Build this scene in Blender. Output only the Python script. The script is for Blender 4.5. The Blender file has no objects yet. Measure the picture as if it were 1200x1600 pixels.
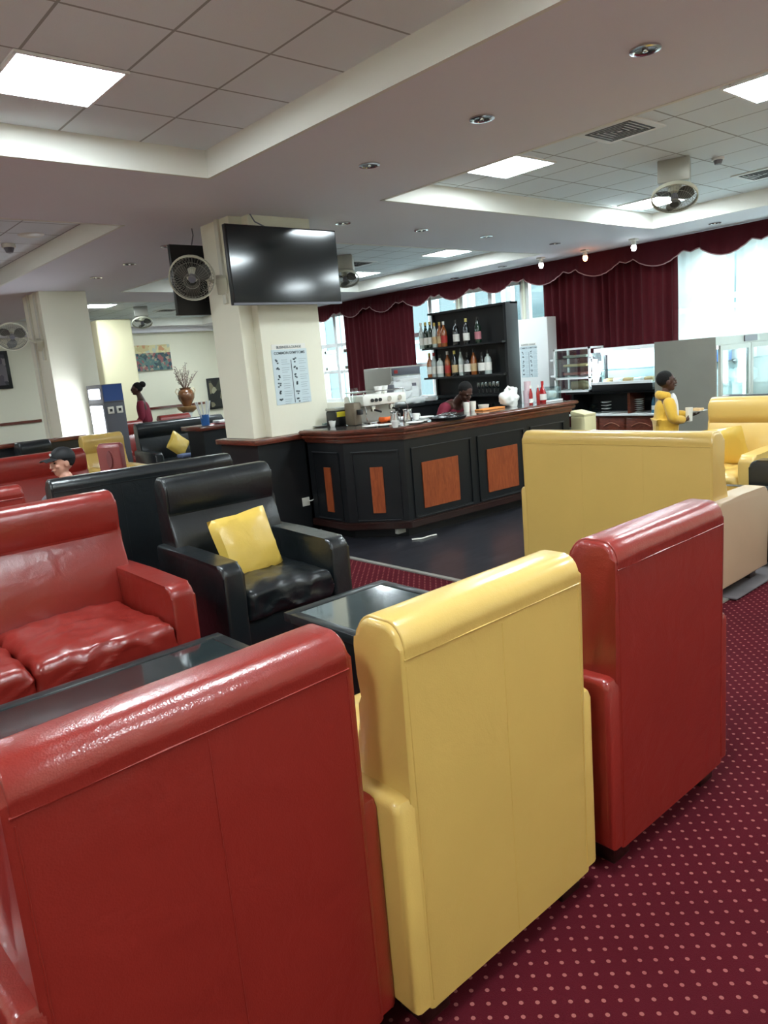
import bpy, bmesh, math, random
from mathutils import Vector, Matrix, noise
random.seed(7)
C = bpy.context.scene.collection
PI = math.pi

# ------------------------------------------------------------------ camera
YAW, PITCH, ROLL, FPX, EYE = 0.85709532, 0.19443116, -0.08681542, 1155.7, 1.6
def _axes():
    cy, sy, cp, sp = math.cos(YAW), math.sin(YAW), math.cos(PITCH), math.sin(PITCH)
    f = Vector((cy*cp, sy*cp, -sp)); r = Vector((sy, -cy, 0)); d = f.cross(r)
    cr, sr = math.cos(ROLL), math.sin(ROLL)
    return f, cr*r - sr*d, sr*r + cr*d
F_, R_, D_ = _axes()
cam = bpy.data.cameras.new('camera'); camo = bpy.data.objects.new('camera', cam); C.objects.link(camo)
M = Matrix((( R_.x, -D_.x, -F_.x), (R_.y, -D_.y, -F_.y), (R_.z, -D_.z, -F_.z))).to_4x4()
camo.matrix_world = Matrix.Translation((0, 0, EYE)) @ M
cam.sensor_fit = 'VERTICAL'; cam.sensor_height = 36; cam.lens = 36*FPX/1600; cam.clip_start = .05
bpy.context.scene.camera = camo
vs = bpy.context.scene.view_settings
vs.view_transform = 'Standard'; vs.look = 'None'; vs.gamma = 1; vs.use_curve_mapping = False
vs.exposure = 1.92
PANEL = 17.0       # brightness of the ceiling panels
def ray(x, y): return F_ + R_*((x-600)/FPX) + D_*((y-800)/FPX)
def atz(x, y, z): v = ray(x, y); return Vector((0, 0, EYE)) + v*((z-EYE)/v.z)
def aty(x, y, Y): v = ray(x, y); return Vector((0, 0, EYE)) + v*(Y/v.y)
def atx(x, y, X): v = ray(x, y); return Vector((0, 0, EYE)) + v*(X/v.x)

# ------------------------------------------------------------------ world
w = bpy.data.worlds.new('world'); bpy.context.scene.world = w; w.use_nodes = True
bg = w.node_tree.nodes['Background']; bg.inputs[0].default_value = (.80, .93, 1, 1); bg.inputs[1].default_value = 3.2

# ------------------------------------------------------------------ materials
def srgb(r, g, b):
    f = lambda c: ((c/255+.055)/1.055)**2.4 if c > 10 else c/255/12.92
    return (f(r), f(g), f(b), 1)
def mat(name, col, rough=.5, metal=0, emit=0, bump=0, bscale=40, var=0, vscale=5, coat=0, spec=.5, trans=0, alpha=1, sheen=0, bdist=.01):
    m = bpy.data.materials.new(name); m.use_nodes = True
    nt = m.node_tree; b = nt.nodes['Principled BSDF']
    c = srgb(*col)
    b.inputs['Base Color'].default_value = c
    b.inputs['Roughness'].default_value = rough; b.inputs['Metallic'].default_value = metal
    b.inputs['Specular IOR Level'].default_value = spec; b.inputs['Coat Weight'].default_value = coat
    b.inputs['Coat Roughness'].default_value = .1
    b.inputs['Transmission Weight'].default_value = trans; b.inputs['Alpha'].default_value = alpha
    b.inputs['Sheen Weight'].default_value = sheen
    if emit:
        b.inputs['Emission Color'].default_value = c; b.inputs['Emission Strength'].default_value = emit
    if bump or var:
        tc = nt.nodes.new('ShaderNodeTexCoord'); n = nt.nodes.new('ShaderNodeTexNoise')
        n.inputs['Scale'].default_value = bscale; n.inputs['Detail'].default_value = 5
        nt.links.new(tc.outputs['Object'], n.inputs['Vector'])
        if bump:
            bp = nt.nodes.new('ShaderNodeBump'); bp.inputs['Strength'].default_value = bump; bp.inputs['Distance'].default_value = bdist
            nt.links.new(n.outputs['Fac'], bp.inputs['Height']); nt.links.new(bp.outputs['Normal'], b.inputs['Normal'])
        if var:
            n2 = nt.nodes.new('ShaderNodeTexNoise'); n2.inputs['Scale'].default_value = vscale; n2.inputs['Detail'].default_value = 3
            nt.links.new(tc.outputs['Object'], n2.inputs['Vector'])
            mx = nt.nodes.new('ShaderNodeMix'); mx.data_type = 'RGBA'
            mx.inputs[6].default_value = (c[0]*(1-var), c[1]*(1-var), c[2]*(1-var), 1)
            mx.inputs[7].default_value = (min(1, c[0]*(1+var)), min(1, c[1]*(1+var)), min(1, c[2]*(1+var)), 1)
            nt.links.new(n2.outputs['Fac'], mx.inputs[0]); nt.links.new(mx.outputs[2], b.inputs['Base Color'])
    return m
def leather(name, col, rough=.33, wr=.25):
    m = mat(name, col, rough, spec=.5, coat=.4, var=.08, vscale=3)
    nt = m.node_tree; b = nt.nodes['Principled BSDF']
    tc = nt.nodes.new('ShaderNodeTexCoord'); v = nt.nodes.new('ShaderNodeTexVoronoi'); v.inputs['Scale'].default_value = 260
    n = nt.nodes.new('ShaderNodeTexNoise'); n.inputs['Scale'].default_value = 7; n.inputs['Detail'].default_value = 6; n.inputs['Distortion'].default_value = .8
    a = nt.nodes.new('ShaderNodeMath'); a.operation = 'MULTIPLY_ADD'; a.inputs[1].default_value = .05
    bp = nt.nodes.new('ShaderNodeBump'); bp.inputs['Strength'].default_value = wr; bp.inputs['Distance'].default_value = .02
    L = nt.links.new
    L(tc.outputs['Object'], v.inputs['Vector']); L(tc.outputs['Object'], n.inputs['Vector'])
    L(v.outputs['Distance'], a.inputs[0]); L(n.outputs['Fac'], a.inputs[2]); L(a.outputs[0], bp.inputs['Height'])
    L(bp.outputs['Normal'], b.inputs['Normal']); L(bp.outputs['Normal'], b.inputs['Coat Normal'])
    return m
def wood(name, c1, c2, rough=.3, coat=.4, scale=3, axis=(1, 12, 12)):
    m = mat(name, c1, rough, coat=coat); nt = m.node_tree; b = nt.nodes['Principled BSDF']
    tc = nt.nodes.new('ShaderNodeTexCoord'); mp = nt.nodes.new('ShaderNodeMapping'); mp.inputs['Scale'].default_value = axis
    n = nt.nodes.new('ShaderNodeTexNoise'); n.inputs['Scale'].default_value = scale; n.inputs['Detail'].default_value = 6; n.inputs['Distortion'].default_value = 1.2
    r = nt.nodes.new('ShaderNodeValToRGB'); r.color_ramp.elements[0].position = .35; r.color_ramp.elements[1].position = .65
    r.color_ramp.elements[0].color = srgb(*c2); r.color_ramp.elements[1].color = srgb(*c1)
    L = nt.links.new
    L(tc.outputs['Object'], mp.inputs[0]); L(mp.outputs[0], n.inputs['Vector']); L(n.outputs['Fac'], r.inputs[0]); L(r.outputs[0], b.inputs['Base Color'])
    return m
def glassy(name, tint=(255, 255, 255), fac=.1, rough=.02):
    m = bpy.data.materials.new(name); m.use_nodes = True; nt = m.node_tree; nt.nodes.clear()
    o = nt.nodes.new('ShaderNodeOutputMaterial'); t = nt.nodes.new('ShaderNodeBsdfTransparent'); g = nt.nodes.new('ShaderNodeBsdfGlossy')
    mx = nt.nodes.new('ShaderNodeMixShader'); mx.inputs[0].default_value = fac
    t.inputs[0].default_value = srgb(*tint); g.inputs['Roughness'].default_value = rough
    nt.links.new(t.outputs[0], mx.inputs[1]); nt.links.new(g.outputs[0], mx.inputs[2]); nt.links.new(mx.outputs[0], o.inputs[0])
    return m
RED = leather('red_leather', (138, 37, 29)); YEL = leather('yellow_leather', (214, 178, 98), .36, .15)
BLK = leather('black_leather', (22, 27, 30), .34); YLIT = leather('lit_side_yellow_leather', (196, 170, 140), .4, .12)  # cream tone is the yellow leather with side lighting put into its colour
PILY = leather('cushion_yellow_leather', (222, 186, 84), .38, .2)
DWOOD = wood('dark_leg_wood', (50, 26, 22), (30, 15, 13))
MAHOG = wood('mahogany', (120, 58, 40), (82, 36, 26), .28, .5, 3, (3, 3, 14))
INLAY = wood('orange_wood_inlay', (168, 84, 44), (142, 66, 34), .4, .2, 3, (14, 14, 2))
BARBLK = mat('black_painted_wood', (20, 23, 26), .42, var=.15, vscale=8)
TRIMLN = mat('moulding_highlight_grey', (70, 72, 76), .35)
WALLM = mat('cream_paint', (238, 234, 214), .65, bump=.05, bscale=60, var=.03, vscale=1.2)
SOFF = mat('soffit_paint', (228, 225, 231), .75, var=.03, vscale=.8)
TRAYW = mat('tray_white_paint', (226, 224, 216), .7)
WHITE = mat('white_paint', (235, 237, 236), .5); WPLAS = mat('white_plastic', (228, 226, 216), .4)
PORC = mat('white_porcelain', (238, 238, 235), .15, coat=.5)
STEEL = mat('brushed_steel', (176, 175, 166), .4, .45, var=.08, vscale=4); CHROME = mat('chrome', (210, 210, 210), .12, 1)
BLACKP = mat('black_plastic', (20, 21, 23), .35); SCREEN = mat('tv_glass', (12, 18, 22), .1, coat=.5, spec=.4)
GREYP = mat('grey_plastic', (112, 112, 122), .45); DGREY = mat('dark_grey_panel', (84, 84, 92), .5)
BLUEP = mat('blue_panel', (46, 82, 150), .45); LAMP = mat('ceiling_panel_light', (236, 250, 255), .5, emit=PANEL)
GLOW = mat('lit_panel', (235, 244, 255), .5, emit=5); GLOWC = mat('cabinet_tube_light', (225, 240, 255), .5, emit=11)
WARM = mat('warm_bulb', (255, 150, 90), .5, emit=6); COOLB = mat('white_bulb', (240, 250, 255), .5, emit=5)
GLASS = glassy('clear_glass', (245, 252, 250), .12); TINT = glassy('shade_glass', (215, 230, 232), .16)
TABLEG = mat('black_table_glass', (34, 46, 48), .05, coat=1, spec=.8)
FABR = mat('burgundy_velvet', (94, 16, 30), .85, sheen=.05, bump=.1, bscale=90, var=.15, vscale=14)
BRAID = mat('pale_braid', (168, 130, 132), .7)
SKIND = mat('dark_skin', (72, 44, 34), .5); SKINL = mat('light_skin', (205, 150, 128), .5)
HAIR = mat('black_hair', (12, 9, 9), .95, bump=.6, bscale=120); MAROON = mat('maroon_shirt', (120, 24, 48), .8, bump=.2, bscale=20)
HOOD = mat('yellow_fleece', (222, 176, 62), .9, bump=.5, bscale=40, sheen=.3); WSHIRT = mat('white_shirt', (230, 230, 230), .8)
GREYSH = mat('grey_shirt', (105, 100, 106), .85); CAPM = mat('black_cap_cloth', (20, 21, 24), .7)
TROU = mat('dark_trousers', (36, 38, 48), .85); SHOE = mat('dark_shoe', (25, 24, 24), .5); EYEW = mat('eye', (30, 22, 20), .2)
FLED = mat('fridge_led_strip', (225, 245, 255), .5, emit=3.5)
LIP = mat('lip', (120, 62, 56), .5)
def sheerm():
    m = bpy.data.materials.new('white_sheer'); m.use_nodes = True; nt = m.node_tree; nt.nodes.clear()
    o = nt.nodes.new('ShaderNodeOutputMaterial'); t = nt.nodes.new('ShaderNodeBsdfTranslucent'); d = nt.nodes.new('ShaderNodeBsdfTransparent'); g = nt.nodes.new('ShaderNodeBsdfDiffuse')
    a = nt.nodes.new('ShaderNodeMixShader'); a.inputs[0].default_value = .3; b = nt.nodes.new('ShaderNodeMixShader'); b.inputs[0].default_value = .35
    t.inputs[0].default_value = (.93, .97, .97, 1); g.inputs[0].default_value = (.9, .92, .92, 1)
    nt.links.new(t.outputs[0], a.inputs[1]); nt.links.new(d.outputs[0], a.inputs[2]); nt.links.new(a.outputs[0], b.inputs[1]); nt.links.new(g.outputs[0], b.inputs[2]); nt.links.new(b.outputs[0], o.inputs[0])
    return m
SHEER = sheerm()
def carpetm():
    m = mat('red_dotted_carpet', (92, 20, 34), .95, bump=.5, bscale=350, spec=.1); nt = m.node_tree; b = nt.nodes['Principled BSDF']; L = nt.links.new
    tc = nt.nodes.new('ShaderNodeTexCoord'); mp = nt.nodes.new('ShaderNodeMapping'); s = 1/.058
    mp.inputs['Scale'].default_value = (s, s, s); mp.inputs['Rotation'].default_value = (0, 0, .0)
    L(tc.outputs['Object'], mp.inputs[0])
    ds = []
    for off in (0, .5):
        ad = nt.nodes.new('ShaderNodeVectorMath'); ad.operation = 'ADD'; ad.inputs[1].default_value = (off, off, 0)
        fr = nt.nodes.new('ShaderNodeVectorMath'); fr.operation = 'FRACTION'
        sb = nt.nodes.new('ShaderNodeVectorMath'); sb.operation = 'SUBTRACT'; sb.inputs[1].default_value = (.5, .5, 0)
        ml = nt.nodes.new('ShaderNodeVectorMath'); ml.operation = 'MULTIPLY'; ml.inputs[1].default_value = (1, 1, 0)
        ln = nt.nodes.new('ShaderNodeVectorMath'); ln.operation = 'LENGTH'
        L(mp.outputs[0], ad.inputs[0]); L(ad.outputs[0], fr.inputs[0]); L(fr.outputs[0], sb.inputs[0]); L(sb.outputs[0], ml.inputs[0]); L(ml.outputs[0], ln.inputs[0]); ds.append(ln)
    mn = nt.nodes.new('ShaderNodeMath'); mn.operation = 'MINIMUM'; L(ds[0].outputs['Value'], mn.inputs[0]); L(ds[1].outputs['Value'], mn.inputs[1])
    lt = nt.nodes.new('ShaderNodeMath'); lt.operation = 'LESS_THAN'; lt.inputs[1].default_value = .1; L(mn.outputs[0], lt.inputs[0])
    mx = nt.nodes.new('ShaderNodeMix'); mx.data_type = 'RGBA'; mx.inputs[6].default_value = srgb(88, 21, 32); mx.inputs[7].default_value = srgb(172, 104, 100)
    L(lt.outputs[0], mx.inputs[0])
    n = nt.nodes.new('ShaderNodeTexNoise'); n.inputs['Scale'].default_value = 2.5; n.inputs['Detail'].default_value = 6
    m2 = nt.nodes.new('ShaderNodeMix'); m2.data_type = 'RGBA'; m2.blend_type = 'MULTIPLY'; m2.inputs[0].default_value = .5
    L(tc.outputs['Object'], n.inputs['Vector']); L(mx.outputs[2], m2.inputs[6]); L(n.outputs['Color'], m2.inputs[7]); L(m2.outputs[2], b.inputs['Base Color'])
    g = nt.nodes.new('ShaderNodeMix'); g.data_type = 'RGBA'; g.blend_type = 'MULTIPLY'; g.inputs[0].default_value = .35
    L(mx.outputs[2], g.inputs[6]); L(n.outputs['Fac'], g.inputs[7]); L(g.outputs[2], b.inputs['Base Color'])
    return m
CARPET = carpetm()
def tilem():
    m = mat('ceiling_tiles', (200, 202, 196), .8, bump=.15, bscale=160); nt = m.node_tree; b = nt.nodes['Principled BSDF']; L = nt.links.new
    tc = nt.nodes.new('ShaderNodeTexCoord'); sp = nt.nodes.new('ShaderNodeSeparateXYZ'); L(tc.outputs['Object'], sp.inputs[0])
    ms = []
    for ax, org in (('X', 1.94), ('Y', 3.45)):
        a = nt.nodes.new('ShaderNodeMath'); a.operation = 'SUBTRACT'; a.inputs[1].default_value = org - 54; L(sp.outputs[ax], a.inputs[0])
        d = nt.nodes.new('ShaderNodeMath'); d.operation = 'DIVIDE'; d.inputs[1].default_value = .54; L(a.outputs[0], d.inputs[0])
        f = nt.nodes.new('ShaderNodeMath'); f.operation = 'FRACT'; L(d.outputs[0], f.inputs[0])
        l = nt.nodes.new('ShaderNodeMath'); l.operation = 'LESS_THAN'; l.inputs[1].default_value = .028; L(f.outputs[0], l.inputs[0]); ms.append(l)
    mx = nt.nodes.new('ShaderNodeMath'); mx.operation = 'MAXIMUM'; L(ms[0].outputs[0], mx.inputs[0]); L(ms[1].outputs[0], mx.inputs[1])
    c = nt.nodes.new('ShaderNodeMix'); c.data_type = 'RGBA'; c.inputs[6].default_value = srgb(228, 236, 240); c.inputs[7].default_value = srgb(160, 164, 164)
    L(mx.outputs[0], c.inputs[0]); L(c.outputs[2], b.inputs['Base Color'])
    return m
TILES = tilem()
DARKFL = wood('dark_wood_floor', (44, 44, 50), (24, 24, 30), .35, .2, 2.5, (1.5, 8, 1))
RUGM = mat('grey_marbled_rug', (100, 94, 96), .95, var=.6, vscale=4, bump=.4, bscale=200)

# ------------------------------------------------------------------ mesh helpers
def obj(name, bm, m, parent=None, smooth=True, loc=None, rot=None):
    me = bpy.data.meshes.new(name); bmesh.ops.recalc_face_normals(bm, faces=bm.faces); bm.to_mesh(me); bm.free()
    o = bpy.data.objects.new(name, me); C.objects.link(o); me.materials.append(m)
    if smooth:
        for p in me.polygons: p.use_smooth = True
        me.set_sharp_from_angle(angle=math.radians(38))
    if parent: o.parent = parent
    if loc is not None: o.location = loc
    if rot is not None: o.rotation_euler = rot
    return o
def tag(o, label, cat, group=None, kind=None):
    o['label'] = label; o['category'] = cat
    if group: o['group'] = group
    if kind: o['kind'] = kind
    return o
def thing(name, label, cat, loc=(0, 0, 0), rz=0, group=None):
    o = bpy.data.objects.new(name, None); C.objects.link(o); o.location = loc; o.rotation_euler = (0, 0, rz); o.empty_display_size = .1
    return tag(o, label, cat, group)
def struct(name, bm, m, smooth=False, parent=None):
    o = obj(name, bm, m, parent, smooth)
    if not parent: o['kind'] = 'structure'
    return o
def dup(o, parent=None):
    c = o.copy(); C.objects.link(c)
    if parent: c.parent = parent
    for ch in list(o.children): dup(ch, c)
    return c
def box(bm, x0, x1, y0, y1, z0, z1, mtx=None):
    v = [bm.verts.new((x, y, z)) for x in (x0, x1) for y in (y0, y1) for z in (z0, z1)]
    for f in ((0, 1, 3, 2), (4, 6, 7, 5), (0, 4, 5, 1), (2, 3, 7, 6), (0, 2, 6, 4), (1, 5, 7, 3)): bm.faces.new([v[i] for i in f])
    if mtx:
        for p in v: p.co = mtx @ p.co
    return v
def B(*bs, bev=0, seg=2):
    bm = bmesh.new()
    for b in bs: box(bm, *b)
    if bev: bmesh.ops.bevel(bm, geom=bm.edges[:], offset=bev, segments=seg, profile=.5, affect='EDGES')
    return bm
def merge(bm, other):
    me = bpy.data.meshes.new('t'); other.to_mesh(me); other.free(); bm.from_mesh(me); bpy.data.meshes.remove(me); return bm
def rbox(sx, sy, sz, r, inner=6, puff=0, wr=0, seed=0, c=(0, 0, 0), pz=None):
    """rounded box of half sizes; puff swells the top; wr wrinkles it"""
    h = (sx, sy, sz); r = min(r, sx*.98, sy*.98, sz*.98); t = (0, .3, .62, 1)
    ax = []
    for s in h:
        e = [s-r + r*k for k in t]; lo = [-x for x in reversed(e)]; mid = [-(s-r)+2*(s-r)*i/inner for i in range(1, inner)]
        ax.append(lo + mid + e)
    bm = bmesh.new(); vc = {}
    def V(p):
        k = tuple(round(q, 5) for q in p)
        if k not in vc:
            inn = Vector([max(-(h[i]-r), min(h[i]-r, p[i])) for i in range(3)]); d = Vector(p)-inn
            v = inn + (d.normalized()*r if d.length > 1e-9 else d)
            if puff:
                u = v.x/sx; w_ = v.y/sy; g = max(0, 1-u**4)*max(0, 1-w_**4)
                v.z += puff*g*(1 if v.z > 0 else -.4)
            if wr:
                q = Vector((v.x*7+seed*3.1, v.y*7, v.z*7)); n = noise.noise(q) + .5*noise.noise(q*2.3)
                if wr > .01: n += .9*max(0, 1-3.2*abs(noise.noise(q*.8+Vector((5, 2, 1)))))**2 - .4
                v += (v-inn*.6).normalized()*n*wr
            vc[k] = bm.verts.new(v+Vector(c))
        return vc[k]
    for a in range(3):
        b_, c_ = (a+1) % 3, (a+2) % 3
        for s in (-1, 1):
            for i in range(len(ax[b_])-1):
                for j in range(len(ax[c_])-1):
                    q = []
                    for (ii, jj) in ((i, j), (i+1, j), (i+1, j+1), (i, j+1)):
                        p = [0, 0, 0]; p[a] = s*h[a]; p[b_] = ax[b_][ii]; p[c_] = ax[c_][jj]; q.append(V(p))
                    try: bm.faces.new(q)
                    except ValueError: pass
    return bm
def prism(prof, x0, x1, bev=.012, nseg=1, wr=0, seed=0):
    """extrude a (y,z) outline along x"""
    bm = bmesh.new(); rings = []
    for i in range(nseg+1):
        x = x0+(x1-x0)*i/nseg
        rings.append([bm.verts.new((x, y, z)) for y, z in prof])
    n = len(prof)
    for a, b in zip(rings, rings[1:]):
        for i in range(n): bm.faces.new((a[i], a[(i+1) % n], b[(i+1) % n], b[i]))
    caps = [bm.faces.new(rings[0]), bm.faces.new(rings[-1])]
    if bev:
        es = set(e for f in caps for e in f.edges)
        bmesh.ops.bevel(bm, geom=list(es), offset=bev, segments=3, profile=.5, affect='EDGES')
    if wr:
        for v in bm.verts:
            q = Vector((v.co.x*6+seed, v.co.y*9, v.co.z*9)); d = noise.noise(q)
            v.co.y += d*wr
    return bm
def tube(bm, pts, r, seg=8, rr=None):
    pts = [Vector(p) for p in pts]; rings = []
    for i, p in enumerate(pts):
        d = (pts[min(i+1, len(pts)-1)]-pts[max(i-1, 0)]).normalized()
        u = d.orthogonal().normalized() if i == 0 else (lu - d*lu.dot(d)).normalized(); lu = u; v = d.cross(u)
        q = rr[i] if rr else r
        rings.append([bm.verts.new(p+(u*math.cos(2*PI*k/seg)+v*math.sin(2*PI*k/seg))*q) for k in range(seg)])
    for a, b in zip(rings, rings[1:]):
        for k in range(seg): bm.faces.new((a[k], a[(k+1) % seg], b[(k+1) % seg], b[k]))
    bm.faces.new(rings[0]); bm.faces.new(rings[-1]); return bm
def T(pts, r, seg=8, rr=None): return tube(bmesh.new(), pts, r, seg, rr)
def lathe(prof, seg=20, bm=None, mtx=None):
    bm = bm or bmesh.new(); rings = []; new = []
    for r, z in prof:
        if r < 1e-5: v = bm.verts.new((0, 0, z)); rings.append([v]); new.append(v)
        else:
            rg = [bm.verts.new((r*math.cos(2*PI*k/seg), r*math.sin(2*PI*k/seg), z)) for k in range(seg)]; rings.append(rg); new += rg
    for a, b in zip(rings, rings[1:]):
        if len(a) == 1 and len(b) == 1: continue
        for k in range(seg):
            k2 = (k+1) % seg
            if len(a) == 1: bm.faces.new((a[0], b[k], b[k2]))
            elif len(b) == 1: bm.faces.new((a[k], a[k2], b[0]))
            else: bm.faces.new((a[k], a[k2], b[k2], b[k]))
    if mtx:
        for v in new: v.co = mtx @ v.co
    return bm
def cyl(r, z0, z1, seg=20): return lathe([(0, z0), (r, z0), (r, z1), (0, z1)], seg)
def poly(bm, pts, z0, z1):
    a = [bm.verts.new((x, y, z0)) for x, y in pts]; b = [bm.verts.new((x, y, z1)) for x, y in pts]; n = len(pts)
    bm.faces.new(a); bm.faces.new(b)
    for i in range(n): bm.faces.new((a[i], a[(i+1) % n], b[(i+1) % n], b[i]))
    return bm
def arc(cy, cz, ry, rz, a0, a1, n): return [(cy+ry*math.cos(math.radians(a0+(a1-a0)*i/n)), cz+rz*math.sin(math.radians(a0+(a1-a0)*i/n))) for i in range(n+1)]

# ------------------------------------------------------------------ the room
SZ, TZ = 3.05, 3.235
X0, X1, Y0, Y1 = -2.6, 10.9, -2.4, 18.5
struct('floor', B((X0, X1+.3, Y0, Y1+.2, -.1, 0)), CARPET)
bm = bmesh.new(); poly(bm, [(3.83, 8.2), (3.82, 1.97), (10.88, 1.97), (10.88, 18.4), (4.7, 18.4), (4.7, 8.2)], .0005, .006)
tag(obj('dark_floor_covering', bm, DARKFL, None, False), 'dark wood floor area in front of and around the bar', 'floor area')['kind'] = 'structure'
tag(obj('floor_edge_strip', B((3.79, 3.83, 1.95, 8.2, .0005, .012), (3.83, 10.88, 1.93, 1.97, .0005, .012)), STEEL, None, False), 'thin metal strip where the red carpet meets the dark floor', 'edge strip')['kind'] = 'structure'
tag(obj('grey_rug', rbox(1.2, .64, .006, .006, c=(5.62, 2.52, .013)), RUGM), 'grey marbled rug under the yellow two-seat sofa and its glass table', 'rug')
trays = [(X0+.3, 3.01, Y0+.3, 5.10), (4.76, 9.53, -1.8, 5.18), (X0+.3, 3.07, 6.79, 10.86), (4.93, 9.72, 7.05, 11.4), (X0+.3, 3.07, 12.7, 17.6), (4.6, 9.75, 12.7, 17.75)]
xs = sorted({X0-.1, X1+.3} | {t[i] for t in trays for i in (0, 1)}); ys = sorted({Y0-.1, Y1+.1} | {t[i] for t in trays for i in (2, 3)})
bm = bmesh.new()
for i in range(len(xs)-1):
    for j in range(len(ys)-1):
        cx, cy = (xs[i]+xs[i+1])/2, (ys[j]+ys[j+1])/2
        if any(t[0] < cx < t[1] and t[2] < cy < t[3] for t in trays): continue
        box(bm, xs[i], xs[i+1], ys[j], ys[j+1], SZ, SZ+.3)
struct('ceiling', bm, SOFF)
for n, t in enumerate(trays):
    x0, x1, y0, y1 = t; e = .03
    struct('ceiling_tile_panel', B((x0, x1, y0, y1, TZ, TZ+.05)), TILES)
    o = struct('trim_%d' % (n+1), B((x0-.002, x0+e, y0, y1, SZ-.004, TZ), (x1-e, x1+.002, y0, y1, SZ-.004, TZ), (x0, x1, y0-.002, y0+e, SZ-.004, TZ), (x0, x1, y1-e, y1+.002, SZ-.004, TZ)), TRAYW)
struct('wall_back', B((X0, X1+.2, Y1, Y1+.15, 0, SZ+.2)), WALLM)
struct('wall_left', B((X0-.15, X0, Y0, Y1, 0, SZ+.2)), WALLM)
struct('wall_front', B((X0, X1+.2, Y0-.15, Y0, 0, SZ+.2)), WALLM)
# window wall along X = 10.9
bays = [(y0, y0+1.5) for y0 in (2.2, 3.75, 5.3, 6.85, 8.4, 9.95, 11.5, 13.05)]
struct('wall_right', B((X1, X1+.2, Y0, Y1, 0, .85), (X1, X1+.2, Y0, Y1, 2.88, SZ+.2), (X1, X1+.2, Y0, 2.2, .85, 2.88), (X1, X1+.2, 14.6, Y1, .85, 2.88), *[(X1, X1+.2, a[1], b[0], .85, 2.88) for a, b in zip(bays, bays[1:])]), WALLM)
for n, (a, b) in enumerate(bays):
    bs = [(X1+.05, X1+.13, a, a+.07, .85, 2.88), (X1+.05, X1+.13, b-.07, b, .85, 2.88), (X1+.05, X1+.13, a, b, .85, .93), (X1+.05, X1+.13, a, b, 2.8, 2.88), (X1+.05, X1+.13, a, b, 2.12, 2.2), (X1+.04, X1+.14, (a+b)/2-.045, (a+b)/2+.045, .85, 2.88), (X1+.05, X1+.13, a, b, 1.52, 1.58)]
    wd = struct('window_%d' % (n+1), B(*bs), WHITE); struct('window_pane', B((X1+.085, X1+.09, a+.03, b-.03, .88, 2.85)), GLASS, False, wd)
# outside: pale ground and the facade opposite
struct('outside_ground', B((X1+.3, 40, -25, 45, -3.3, -3.2)), mat('pale_ground', (150, 155, 155), .9))
bld = thing('office_building', 'grey building with white framed windows seen through the bar windows', 'building', (17, 12, -3.2))
obj('facade', B((0, 6, -6, 12, 0, 9)), mat('grey_facade', (120, 128, 130), .8), bld, False)
bs = []
for k in range(12):
    for z in (3.4, 5.4): bs += [(-.06, 0, -5.6+k*1.45, -5.5+k*1.45, z, z+1.5), (-.06, 0, -4.5+k*1.45, -4.4+k*1.45, z, z+1.5), (-.06, 0, -5.6+k*1.45, -4.4+k*1.45, z, z+.1), (-.06, 0, -5.6+k*1.45, -4.4+k*1.45, z+1.4, z+1.5)]
    o = obj('window_glass', B((-.02, 0, -5.5+k*1.45, -4.5+k*1.45, 3.5, 4.85), (-.02, 0, -5.5+k*1.45, -4.5+k*1.45, 5.5, 6.85)), mat('dark_outdoor_glass', (66, 80, 84), .1) if k == 0 else bpy.data.materials['dark_outdoor_glass'], bld, False)
obj('window_surround', B(*bs), WHITE, bld, False)
# wall rail and boards
struct('trim_11', B((4.0, 5.62, 18.46, 18.5, 1.0, 1.06), (7.2, 9.9, 18.46, 18.5, 1.0, 1.06)), MAHOG)
struct('baseboard_back', B((X0, X1, 18.47, 18.5, 0, .12)), MAHOG)
struct('trim_12', B((X0, X1, 18.2, 18.5, 2.93, 3.05)), SOFF)

# ------------------------------------------------------------------ pillars
struct('tv_pillar', B((3.76, 3.9, 6.14, 6.66, 1.02, SZ), (3.9, 4.6, 6.04, 6.66, 1.02, SZ), bev=.006), WALLM)
pc = thing('pillar_cabinet', 'black panelled base cabinet with a mahogany ledge under the cream television pillar', 'cabinet', (3.7, 6.0, 0))
obj('body', B((0, .54, 0, .68, 0, .97), (.54, .9, .1, .68, 0, .97)), BARBLK, pc, False)
obj('ledge', B((-.05, .54, -.05, .7, .97, 1.02), (.5, .95, .06, .7, .97, 1.02), bev=.008), MAHOG, pc)
sk = obj('wall_socket', B((.435, .52, -.014, 0, .3, .385), bev=.004), WPLAS, pc); sk['label'] = 'white double socket with a plug'
obj('plug_lead', T([(.5, -.015, .345), (.53, -.04, .35), (.6, -.03, .37)], .006), WPLAS, sk)
struct('left_pillar', B((3.69, 4.36, 11.3, 12.05, 0, SZ), bev=.006), WALLM)
struct('back_pillar', B((6.22, 6.98, 15.8, 16.5, 0, SZ), bev=.05, seg=4), mat('yellow_cream_paint', (232, 222, 184), .6))
cd = mat('conduit_grey', (214, 212, 196), .5)
struct('trim_13', B((3.735, 3.76, 6.3, 6.36, 2.3, SZ), (3.66, 3.69, 11.42, 11.5, 2.1, SZ), (3.66, 3.69, 11.75, 11.8, .5, SZ)), cd)

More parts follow.
